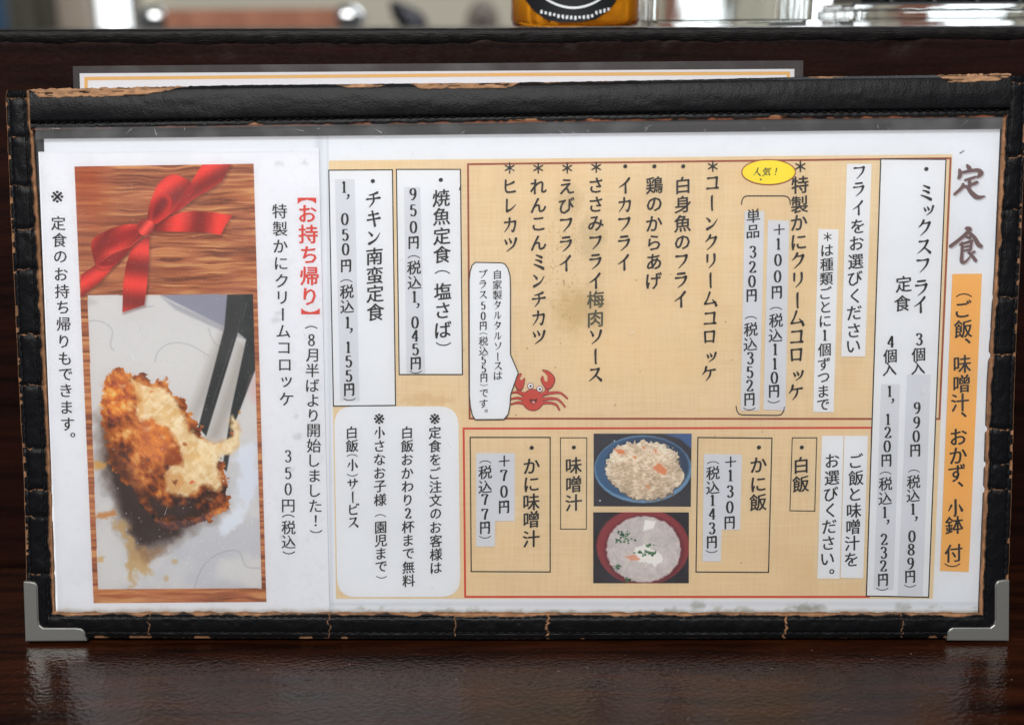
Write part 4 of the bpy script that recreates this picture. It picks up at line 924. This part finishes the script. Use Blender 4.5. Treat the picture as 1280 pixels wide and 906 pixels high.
# sauce and shadow
s2.fill([(80, 225), (60, 290), (95, 430), (130, 540), (160, 640), (190, 710), (300, 690), (370, 640), (420, 600), (500, 560), (300, 400)], (104, 84, 74), 26, .9, 8, 12, xf=lf)
s2.fill([(90, 370), (150, 400), (240, 520), (380, 600), (350, 650), (270, 680), (210, 690), (180, 640), (150, 560), (110, 460)], (58, 42, 38), 14, .92, 6, 10, xf=lf)
s2.fill([(120, 600), (160, 590), (180, 650), (240, 720), (260, 780), (200, 770), (190, 830), (175, 840), (170, 740), (150, 650)], (196, 160, 104), 8, .8, 8, 8, xf=lf)
s2.fill([(50, 385), (95, 388), (85, 412), (50, 412)], (216, 160, 74), 5, .8, 3, 6, xf=lf); s2.fill([(60, 575), (120, 555), (135, 575), (80, 590), (50, 590)], (200, 132, 70), 4, .85, 3, 6, xf=lf)
s2.fill([(60, 725), (90, 722), (85, 740), (55, 742)], (206, 160, 90), 4, .7, 3, 6, xf=lf); s2.ell(100 + 335 * .3533, 440 + 740 * .3533, 4, 3, (200, 165, 110), 3, .6); s2.ell(100 + 305 * .3533, 440 + 800 * .3533, 3, 4, (196, 165, 115), 3, .6)
s2.fill([(205, 700), (300, 690), (270, 730), (225, 745)], (150, 112, 76), 8, .7, 4, 6, xf=lf)
# crust
crust = [(85, 110), (105, 75), (130, 52), (160, 66), (180, 80), (232, 74), (245, 106), (275, 104), (303, 93), (320, 145), (362, 162), (392, 225), (430, 275), (442, 320), (498, 370), (515, 400), (520, 470), (530, 535), (505, 568), (460, 596), (390, 604), (325, 634), (280, 612), (240, 560), (190, 490), (130, 430), (100, 385), (88, 300), (74, 230), (82, 160)]
th_ = .9; Xr = X * cos(th_) + Y * sin(th_); Yr = -X * sin(th_) + Y * cos(th_)
n1 = fbm(Xr / 7, Yr / 4.5, 4, 51); n2 = fbm(X / 17, Y / 17, 3, 53); n3 = fbm(X / 2, Y / 2, 2, 55)
def ramp(t, stops):
    ts = [a for a, _ in stops]; return np.stack([np.interp(t, ts, [c[k] for _, c in stops]) for k in range(3)], 1)
lit = np.clip(.52 + (n1 - .5) * .72 + (n2 - .5) * 1.0 - np.clip((Y - 555) / 120, -.15, 1) * .32 + (n3 - .5) * .05, 0, 1)
lit = lit + .10 * np.exp(-((X - 195) / 30) ** 2 - ((Y - 550) / 40) ** 2)
cr_ = ramp(lit, [(0, (52, 24, 14)), (.25, (104, 48, 20)), (.45, (160, 80, 28)), (.62, (194, 110, 42)), (.78, (222, 150, 74)), (1, (246, 206, 140))])
s2.fill(crust, cr_, 1.2, 1, 7, 5, xf=lf)
s2.fill([(95, 380), (140, 430), (190, 480), (250, 560), (300, 590), (420, 590), (400, 560), (330, 560), (270, 520), (220, 480), (160, 400), (110, 320), (80, 260)], (88, 46, 26), 12, .55, 7, 7, xf=lf)
s2.fill([(240, 500), (300, 545), (400, 540), (440, 570), (380, 590), (290, 580), (250, 550)], (52, 34, 28), 5, .85, 5, 6, xf=lf)
s2.fill([(265, 592), (320, 600), (400, 590), (470, 560), (520, 545), (500, 572), (450, 595), (330, 632), (290, 618)], np.clip(cr_ + [36, 34, 26], 60, 220), 2, .95, 3, 5, xf=lf)
s2.fill([(210, 235), (260, 235), (300, 265), (345, 320), (362, 370), (340, 400), (280, 390), (215, 360), (195, 300)], np.clip(np.array([218, 130, 36.0])[None] + (n1[:, None] - .5) * 75, 60, 250), 9, .9, 6, 9, xf=lf)
s2.fill([(340, 330), (365, 370), (365, 440), (345, 410), (310, 400), (300, 370)], (150, 66, 22), 6, .8, 4, 6, xf=lf)
s2.fill([(95, 110), (130, 70), (170, 90), (190, 160), (150, 230), (110, 250), (85, 200)], np.clip(cr_ + [26, 14, -8], 60, 240), 10, .7, 6, 8, xf=lf)
# cream filling
cream = [(178, 92), (240, 122), (298, 130), (338, 180), (380, 250), (400, 290), (460, 322), (512, 318), (542, 290), (530, 238), (545, 226), (562, 262), (560, 332), (530, 356), (492, 366), (482, 400), (500, 460), (492, 488), (435, 470), (400, 502), (345, 508), (308, 485), (303, 425), (330, 402), (366, 400), (362, 350), (335, 305), (300, 262), (250, 232), (212, 250), (198, 190), (212, 168), (190, 130)]
cm = np.array([238, 216, 172.0])[None] + (fbm(X / 9, Y / 9, 4, 57)[:, None] - .5) * np.array([44, 64, 90.0]) + (n3[:, None] - .5) * 5
s2.fill(cream, (206, 140, 70), 7, .7, 6, 8, xf=lf)
s2.fill(cream, np.clip(cm, 120, 250), 5.5, .95, 5, 7, xf=lf)
s2.mix(sstep(.58, .8, fbm(Xr / 16, Yr / 2.6, 3, 97)) * (polydist(X, Y, np.array([(100 + a * .3533, 440 + b * .3533) for a, b in cream])) < -2) * .55, (252, 242, 216))
cn = fbm(Xr / 5, Yr / 11, 3, 67); inside = (polydist(X, Y, np.array([(100 + a * .3533, 440 + b * .3533) for a, b in cream])) < -1.5)
s2.mix(inside * sstep(.52, .72, fbm(X / 14, Y / 14, 2, 99)) * .5, (222, 178, 112)); s2.mix(inside * sstep(.46, .30, cn) * .5, (250, 238, 208))
s2.fill([(178, 92), (215, 110), (225, 160), (215, 240), (200, 190), (195, 140)], (226, 170, 96), 6, .6, 5, 5, xf=lf)
s2.fill([(305, 425), (350, 430), (380, 460), (345, 500), (312, 480)], (214, 160, 96), 5, .7, 5, 6, xf=lf)
s2.fill([(325, 455), (345, 450), (338, 475)], (130, 70, 40), 2, .8, 2, 3, xf=lf)
for cx, cy, c_ in ((397, 460, (224, 92, 60)), (535, 285, (220, 100, 60)), (372, 325, (170, 100, 50)), (250, 140, (220, 150, 90)), (350, 465, (230, 150, 90)), (430, 262, (190, 110, 50)), (563, 214, (206, 140, 60))):
    s2.ell(100 + cx * .3533, 440 + cy * .3533, random.uniform(1.6, 3.4), random.uniform(1.4, 2.4), c_, 1.6, .9, 2, 3)
s2.mix(sstep(.70, .78, fbm(X / 3.2, Y / 2.6, 2, 59)) * (polydist(X, Y, np.array([(100 + a * .3533, 440 + b * .3533) for a, b in cream])) < -1) * .15, (210, 150, 90))
for hx, hy, hr in ((330, 330, 4), (240, 270, 5), (290, 300, 4), (150, 120, 4), (120, 180, 3), (250, 420, 3), (460, 520, 3), (300, 225, 4), (420, 380, 6)):
    s2.ell(100 + hx * .3533, 440 + hy * .3533, hr, hr * .5, (252, 226, 170), 4, .5, 3, 3)
for i in range(90):
    s2.ell(random.uniform(130, 322), random.uniform(640, 730) if i % 3 else random.uniform(560, 735), random.uniform(.3, .9), random.uniform(.3, .9), (232, 234, 238), .8, .8)
s2.ell(100 + 260 * .3533, 440 + 581 * .3533, 2.6, 2.6, (28, 16, 14), 1); s2.ell(166, 447, 0.9, 4, (226, 228, 232), 1.5, .8)
s2.fill([(0, 45), (20, 35), (90, 60), (60, 70)], (170, 170, 174), 8, .5, xf=cf)
p.C = np.where(I[:, None], s2.C, p.C)
rib([(330, 700), (425, 700), (410, 820), (285, 862), (290, 720)], 95, 44, .55)
p.mix(sstep(.93, .96, fbm(X / 1.6, Y / 1.6, 1, 71)) * .35, (226, 220, 214))
r_ = mesh_obj('croquette_picture', UV(X, Y, tn + .00006), grid_faces(NU, NV), M_print, take, p.done())
r_['label'] = 'printed picture of a bitten croquette with a red bow on wood'

# ------------------------------------------------------------------ things on and beyond the ledge
def lathe(name, prof, m, parent=None, n=48, loc=(0, 0, 0), arc_=None, smooth=True):
    V = []; a0, a1 = arc_ or (0, 2 * pi); closed = arc_ is None
    ts = np.linspace(a0, a1, n, endpoint=not closed)
    for r, z in prof: V += [(r * cos(t), r * sin(t), z) for t in ts]
    F = []
    for j in range(len(prof) - 1):
        for i in range(n if closed else n - 1):
            k = (i + 1) % n; F.append((j * n + i, j * n + k, (j + 1) * n + k, (j + 1) * n + i))
    o = mesh_obj(name, V, F, m, parent, smooth=smooth); o.location = loc; return o
print('ledge', zl, zr)
def zled(x): return float(np.interp(x, [xa, xb], [zl, zr])) + .0012
# amber bottle
BY = 0.128
bl = AT(639, 30, BY); br = AT(799, 30, BY); rad = (br[0] - bl[0]) / 2; bc = ((bl[0] + br[0]) / 2, BY, zled((bl[0] + br[0]) / 2))
bottle = empty('amber_bottle', 'amber sauce bottle with a black round label, standing on the ledge above the menu', 'bottle', Matrix.Translation(bc))
M_amber = mat('amber_sauce', rough=.12); b = M_amber.node_tree.nodes['Principled BSDF']; b.inputs['Coat Weight'].default_value = .6
tc = nd(M_amber, 'ShaderNodeTexCoord'); sx = nd(M_amber, 'ShaderNodeSeparateXYZ'); cr = nd(M_amber, 'ShaderNodeValToRGB'); mr = nd(M_amber, 'ShaderNodeMapRange'); mr.inputs['From Max'].default_value = .03
e = cr.color_ramp.elements; e[0].color = (*srgb(150, 78, 22), 1); e[1].color = (*srgb(226, 152, 28), 1); e[1].position = .55
nz = nd(M_amber, 'ShaderNodeTexNoise'); nz.inputs['Scale'].default_value = 60; ad = nd(M_amber, 'ShaderNodeMath', operation='MULTIPLY_ADD'); ad.inputs[1].default_value = .012
lk(M_amber, tc.outputs['Object'], nz.inputs['Vector']); lk(M_amber, nz.outputs['Fac'], ad.inputs[0]); lk(M_amber, tc.outputs['Object'], sx.inputs[0]); lk(M_amber, sx.outputs['Z'], ad.inputs[2]); lk(M_amber, ad.outputs[0], mr.inputs['Value']); lk(M_amber, mr.outputs[0], cr.inputs[0]); lk(M_amber, cr.outputs[0], b.inputs['Base Color'])
b.inputs['Transmission Weight'].default_value = .45; b.inputs['IOR'].default_value = 1.36
b.inputs['Subsurface Weight'].default_value = .25; b.inputs['Subsurface Radius'].default_value = (.02, .008, .002)
lathe('body', [(0, 0.0), (rad * .9, 0), (rad * .97, .0006), (rad, .003), (rad, .105), (rad * .92, .115), (rad * .5, .132), (rad * .38, .14), (rad * .38, .155), (0, .155)], M_amber, bottle, 64)
M_cap = mat('white_cap', srgb(220, 220, 214), .4); lathe('cap', [(0, .155), (rad * .46, .155), (rad * .46, .172), (rad * .4, .175), (0, .175)], M_cap, bottle, 40)
M_lab = mat('black_label', srgb(22, 24, 28), .45); M_labw = mat('white_label_print', srgb(225, 230, 235), .5)
def label_pt(px, py, off):
    P_ = AT(px, py, BY - rad); x = P_[0] - bc[0]; x = np.clip(x, -rad * .97, rad * .97)
    z = P_[2] - bc[2]; return (x * (1 + off / rad), -math.sqrt(max((rad + off) ** 2 - x * x, 0)), z)
def label_mesh(name, outline_top, outline_bot, off, m, par, n=40):
    V = []; F = []; x0, x1 = outline_top[0][0], outline_top[-1][0]
    for i in range(n):
        x = x0 + (x1 - x0) * i / (n - 1); yt = np.interp(x, [a for a, _ in outline_top], [c for _, c in outline_top]); yb = np.interp(x, [a for a, _ in outline_bot], [c for _, c in outline_bot])
        for k in range(6): V.append(label_pt(x, yb + (yt - yb) * k / 5, off))
    for i in range(n - 1):
        for k in range(5): F.append((i * 6 + k, (i + 1) * 6 + k, (i + 1) * 6 + k + 1, i * 6 + k + 1))
    return mesh_obj(name, V, F, m, par, smooth=True)
lb = label_mesh('label', [(655, -90), (775, -90)], [(655, -6), (662, 6), (672, 17), (685, 25.5), (700, 28.5), (725, 28), (745, 24), (760, 14), (770, 3), (775, -8)], .0004, M_lab, bottle)
t_ = np.linspace(0, 1, 30)
label_mesh('label_line', [(678, -4)] + [(682 + 70 * a, -4 + 12.8 * sin(pi * a) ** .8) for a in t_] + [(756, -4)], [(678, -1.5)] + [(682 + 70 * a, -1.2 + 12.8 * sin(pi * a) ** .8) for a in t_] + [(756, -1.5)], .0007, M_labw, lb, 50)
for i in range(17):
    a = i / 16; x = 677 + 82 * a; y = 13 + 7.5 * sin(pi * a) - (3 if a > .8 else 0)
    label_mesh('label_mark', [(x, y), (x + 2.6, y + random.uniform(-.5, .5))], [(x, y + random.uniform(3, 5)), (x + 2.6, y + random.uniform(3, 5.4))], .0007, M_labw, lb, 3)
# clear square glass container
def box_shell(name, x0, x1, y0, y1, z0, z1, m, parent, r, loc):
    bm = bmesh.new(); bmesh.ops.create_cube(bm, size=1)
    for v in bm.verts: v.co = Vector(((x0 + x1) / 2 + v.co.x * (x1 - x0), (y0 + y1) / 2 + v.co.y * (y1 - y0), (z0 + z1) / 2 + v.co.z * (z1 - z0)))
    bmesh.ops.bevel(bm, geom=bm.edges[:], offset=r, segments=4, affect='EDGES')
    return bm_obj(name, bm, m, parent, smooth=False)
GY = 0.15
g0, g1 = AT(803, 30, GY)[0], AT(996, 30, GY)[0]; gw = g1 - g0
M_glass = mat('clear_glass', (0.93, 0.95, 0.94), .03); M_glass.node_tree.nodes['Principled BSDF'].inputs['Transmission Weight'].default_value = 1; M_glass.node_tree.nodes['Principled BSDF'].inputs['IOR'].default_value = 1.45
noise_bump(M_glass, (40, 40, 15), .25, .002, 2)
gl = empty('glass_jar', 'clear glass jar with a thick rounded base, on the ledge right beside the amber bottle', 'jar', Matrix.Translation(((g0 + g1) / 2, GY, zled((g0 + g1) / 2))))
hw = gw / 2
def glass_box(name, hx, hy, z0, z1, wall, base, r, m, parent):
    bm = bmesh.new()
    for (sx_, sy_, a0, a1, rr, flip) in ((hx, hy, z0, z1, r, False), (hx - wall, hy - wall, z0 + base, z1 - .001, r * .8, True)):
        g = bmesh.ops.create_cube(bm, size=1); vs = g['verts']
        for v in vs: v.co = Vector((v.co.x * 2 * sx_, v.co.y * 2 * sy_, (a0 + a1) / 2 + v.co.z * (a1 - a0)))
        es = list({e for v in vs for e in v.link_edges}); rr_ = bmesh.ops.bevel(bm, geom=es, offset=rr, segments=5, affect='EDGES')
        if flip: bmesh.ops.reverse_faces(bm, faces=[f for f in bm.faces if all(abs(v.co.x) <= sx_ + 1e-5 and abs(v.co.y) <= sy_ + 1e-5 for v in f.verts)])
    return bm_obj(name, bm, m, parent)
glass_box('body', hw, hw * .8, 0, .09, .0020, .0010, .0022, M_glass, gl)
lathe('lid', [(0, .09), (hw * 1.04, .09), (hw * 1.04, .102), (hw, .104), (0, .104)], M_chrome, gl, 48)
# chrome edged black tray with jars of condiments: right
TY = 0.135
t0, t1 = AT(1063, 30, TY)[0], AT(1063, 30, TY)[0] + .105
tray = empty('chrome_caddy', 'black condiment caddy on a clear glass base at the right end of the ledge', 'caddy', Matrix.Translation(((t0 + t1) / 2, TY + .03, zled((t0 + t1) / 2))))
tw = (t1 - t0) / 2
glass_box('base', tw, .03, 0.0, .0088, .004, .0016, .0022, M_glass, tray)
box_shell('rim', -tw - .0004, tw + .0004, -.0306, .0306, .0089, .0096, M_chrome, tray, .0004, None)
M_blackp = mat('black_plastic', srgb(20, 20, 22), .3)
box_shell('holder_box', -tw + .003, tw - .002, -.026, .027, .0097, .07, M_blackp, tray, .003, None)
for k in range(4): 
    bmx = bmesh.new(); bmesh.ops.create_cone(bmx, cap_ends=True, segments=12, radius1=.0011, radius2=.0011, depth=.07)
    o = bm_obj('wire', bmx, M_chrome, tray, True); o.location = (-tw + .018 + k * .019, -.0285, .045)
# far side of the kitchen
WY = 1.15
M_wall = mat('cream_wall_panel', srgb(186, 180, 164), .6); noise_bump(M_wall, (3, 3, 3), .2, .01, 3)
def wpanel(name, px0, px1, m, Y=WY, z0=-.3, z1=.75, th=.02, **kw):
    x0 = AT(px0, 30, Y)[0]; x1 = AT(px1, 30, Y)[0]
    return slab(name, x0, x1, Y, Y + th, z0, z1, m, 0)
o = wpanel('kitchen_wall', -700, 2000, M_wall, WY + .03); o['kind'] = 'structure'
M_win = mat('bright_daylight_pane', (.9, .95, 1), .5); bb_ = M_win.node_tree.nodes['Principled BSDF']; bb_.inputs['Emission Color'].default_value = (.93, .97, 1, 1); bb_.inputs['Emission Strength'].default_value = 1.5
M_frame = mat('dull_grey_frame', srgb(120, 118, 112), .5)
def window(px0, px1, label):
    x0 = AT(px0, 30, WY)[0]; x1 = AT(px1, 30, WY)[0]; e = empty('window', label, 'window', Matrix.Translation(((x0 + x1) / 2, WY, -.25))); hw_ = (x1 - x0) / 2
    slab('pane', -hw_, hw_, .004, .01, 0, .9, M_win, 0, e); slab('frame', -hw_ - .012, -hw_ - .0005, -.002, .012, -.01, .91, M_frame, .001, e); slab('frame', hw_ + .0005, hw_ + .012, -.002, .012, -.01, .91, M_frame, .001, e)
window(124, 163, 'narrow bright window on the left, between the pale panel and the chrome bracket')
window(848, 905, 'bright window seen through the clear glass jar')
window(985, 1075, 'bright window in the gap between the glass jar and the chrome caddy')
o = wpanel('wooden_post', 830, 847, mat('brown_post', srgb(140, 84, 62), .6), WY - .03); tag(o, 'brown wooden post seen through the left side of the glass jar', 'post')
o = wpanel('pale_panel', 74, 112, mat('beige_panel', srgb(160, 146, 132), .6), WY - .05); tag(o, 'pale beige panel left of the narrow bright window', 'panel')
o = wpanel('blue_panel', -80, 6, mat('blue_panel_paint', srgb(20, 62, 92), .5), WY - .2); tag(o, 'dark blue panel at the far left edge behind the ledge', 'panel')
window(1163, 1252, 'bright window seen through the glass base of the caddy')
o = wpanel('wooden_post', 1119, 1160, bpy.data.materials['brown_post'], WY - .03); tag(o, 'brown wooden post seen through the glass base of the caddy', 'post')
# dark hanging apron at left
def drape(name, px0, px1, Y, ztop_, zbot, m, folds, amp, label, cat):
    x0 = AT(px0, 20, Y)[0]; x1 = AT(px1, 20, Y)[0]; s = np.linspace(0, 1, 90); t_ = np.linspace(0, 1, 30); S, T = np.meshgrid(s, t_); S = S.ravel(); T = T.ravel()
    x = x0 + (x1 - x0) * S; z = zbot + (ztop_ - zbot) * T; y = Y + amp * np.sin(S * folds * 2 * pi + .6 * T) * (1.1 - .5 * T) + amp * .6 * (fbm(S * 7, T * 1.2, 2, 3) - .5)
    Vf = np.stack([x, y, z], 1); Vb = Vf + np.array([0, .004, 0]); n = len(Vf); Fg = grid_faces(90, 30)
    o = mesh_obj(name, np.concatenate([Vf, Vb]), np.concatenate([Fg, Fg[:, ::-1] + n]), m, smooth=True); return tag(o, label, cat)
zc = lambda py, Y: float(AT(640, py, Y)[2])
drape('hanging_apron', 8, 74, .85, zc(-80, .85), zc(60, .85), mat('dark_olive_cloth', srgb(74, 72, 62), .9), 1.6, .012, 'dark olive apron hanging at the far left beyond the ledge', 'apron')
TWY = .62
drape('brown_towel', 205, 420, TWY - .012, zc(9.5, TWY), zc(70, TWY), mat('brown_towel_cloth', srgb(158, 108, 86), .95), 3.2, .006, 'brown towel hung over the chrome rail beyond the ledge', 'towel')
rail = empty('towel_rail', 'chrome towel rail with round brackets, holding the brown towel', 'towel rail', Matrix.Translation((float(AT(310, 12, TWY)[0]), TWY, zc(17, TWY))))
def tube(name, a, b_, r, m, parent, seg=24):
    a = Vector(a); b_ = Vector(b_); bm = bmesh.new(); bmesh.ops.create_cone(bm, cap_ends=True, segments=seg, radius1=r, radius2=r, depth=(b_ - a).length)
    bmesh.ops.transform(bm, matrix=Matrix.Translation((a + b_) / 2) @ (b_ - a).to_track_quat('Z', 'Y').to_matrix().to_4x4(), verts=bm.verts[:]); return bm_obj(name, bm, m, parent, True)
rx0 = float(AT(172, 12, TWY)[0] - AT(310, 12, TWY)[0]); rx1 = float(AT(455, 12, TWY)[0] - AT(310, 12, TWY)[0])
tube('bar', (rx0 + .006, .006, 0), (rx1 - .006, .006, 0), .0042, M_chrome, rail)
for rx in (rx0 + .014, rx1 - .014):
    bm = bmesh.new(); bmesh.ops.create_uvsphere(bm, u_segments=24, v_segments=14, radius=.0135)
    for v in bm.verts: v.co = Vector((rx + v.co.x * 1.1, v.co.y * .8, v.co.z * .85 - .003))
    k = bm_obj('bracket', bm, M_chrome, rail, True)
    tube('arm', (rx, 0, -.002), (rx, .10, -.002), .005, M_chrome, k)
# dark utensils hanging further back
M_dk = mat('dark_grey_steel', srgb(66, 66, 74), .4, .3)
def blob(name, pts, Y, th, m, label, cat):
    P_ = catmull(pts, 5); W = np.array([AT(x, y, Y) for x, y in P_]); bm = bmesh.new(); c0 = W.mean(0)
    vs = [bm.verts.new(v - c0) for v in W]; f = bm.faces.new(vs); r = bmesh.ops.extrude_face_region(bm, geom=[f])
    bmesh.ops.translate(bm, verts=[g for g in r['geom'] if isinstance(g, bmesh.types.BMVert)], vec=(0, th, 0)); bmesh.ops.recalc_face_normals(bm, faces=bm.faces[:])
    bmesh.ops.bevel(bm, geom=[e for e in bm.edges if abs(e.verts[0].co.y - e.verts[1].co.y) < 1e-6], offset=th * .3, segments=3, affect='EDGES')
    o = bm_obj(name, bm, m, None, True); o.location = c0; return tag(o, label, cat)
blob('hanging_ladle', [(486, 2), (500, 4), (522, 14), (532, 28), (534, 60), (505, 60), (500, 38), (490, 22)], .66, .03, M_dk, 'dark steel ladle bowl hanging right of the towel rail', 'ladle')
blob('pepper_mill', [(583, 60), (581, 34), (584, 16), (592, 4), (602, 0), (613, 4), (621, 16), (623, 34), (622, 60)], .80, .04, mat('dark_brown_grey', srgb(110, 100, 94), .5), 'rounded dark grey mill standing left of the amber bottle', 'pepper mill')

# dust and crumbs on the counter
V = []; F = []
for k in range(90):
    px, py = random.uniform(0, 1280), random.uniform(812, 905); d = ray(px, py); t = -CAM[2] / d[2]; P_ = CAM + t * d
    rr = random.choice((.00009, .00012, .00014, .00024)); a0 = random.random() * 6; b_ = len(V)
    for j in range(5): V.append((P_[0] + rr * cos(a0 + j * 1.257) * random.uniform(.6, 1.4), P_[1] + rr * sin(a0 + j * 1.257) * random.uniform(.6, 1.4), .00006))
    V.append((P_[0], P_[1], rr * .8 + .0001)); F += [(b_ + j, b_ + (j + 1) % 5, b_ + 5) for j in range(5)]
o = mesh_obj('dust', V, F, mat('pale_dust', srgb(112, 98, 88), .9)); tag(o, 'fine pale dust specks scattered over the dark counter', 'dust', kind='stuff')
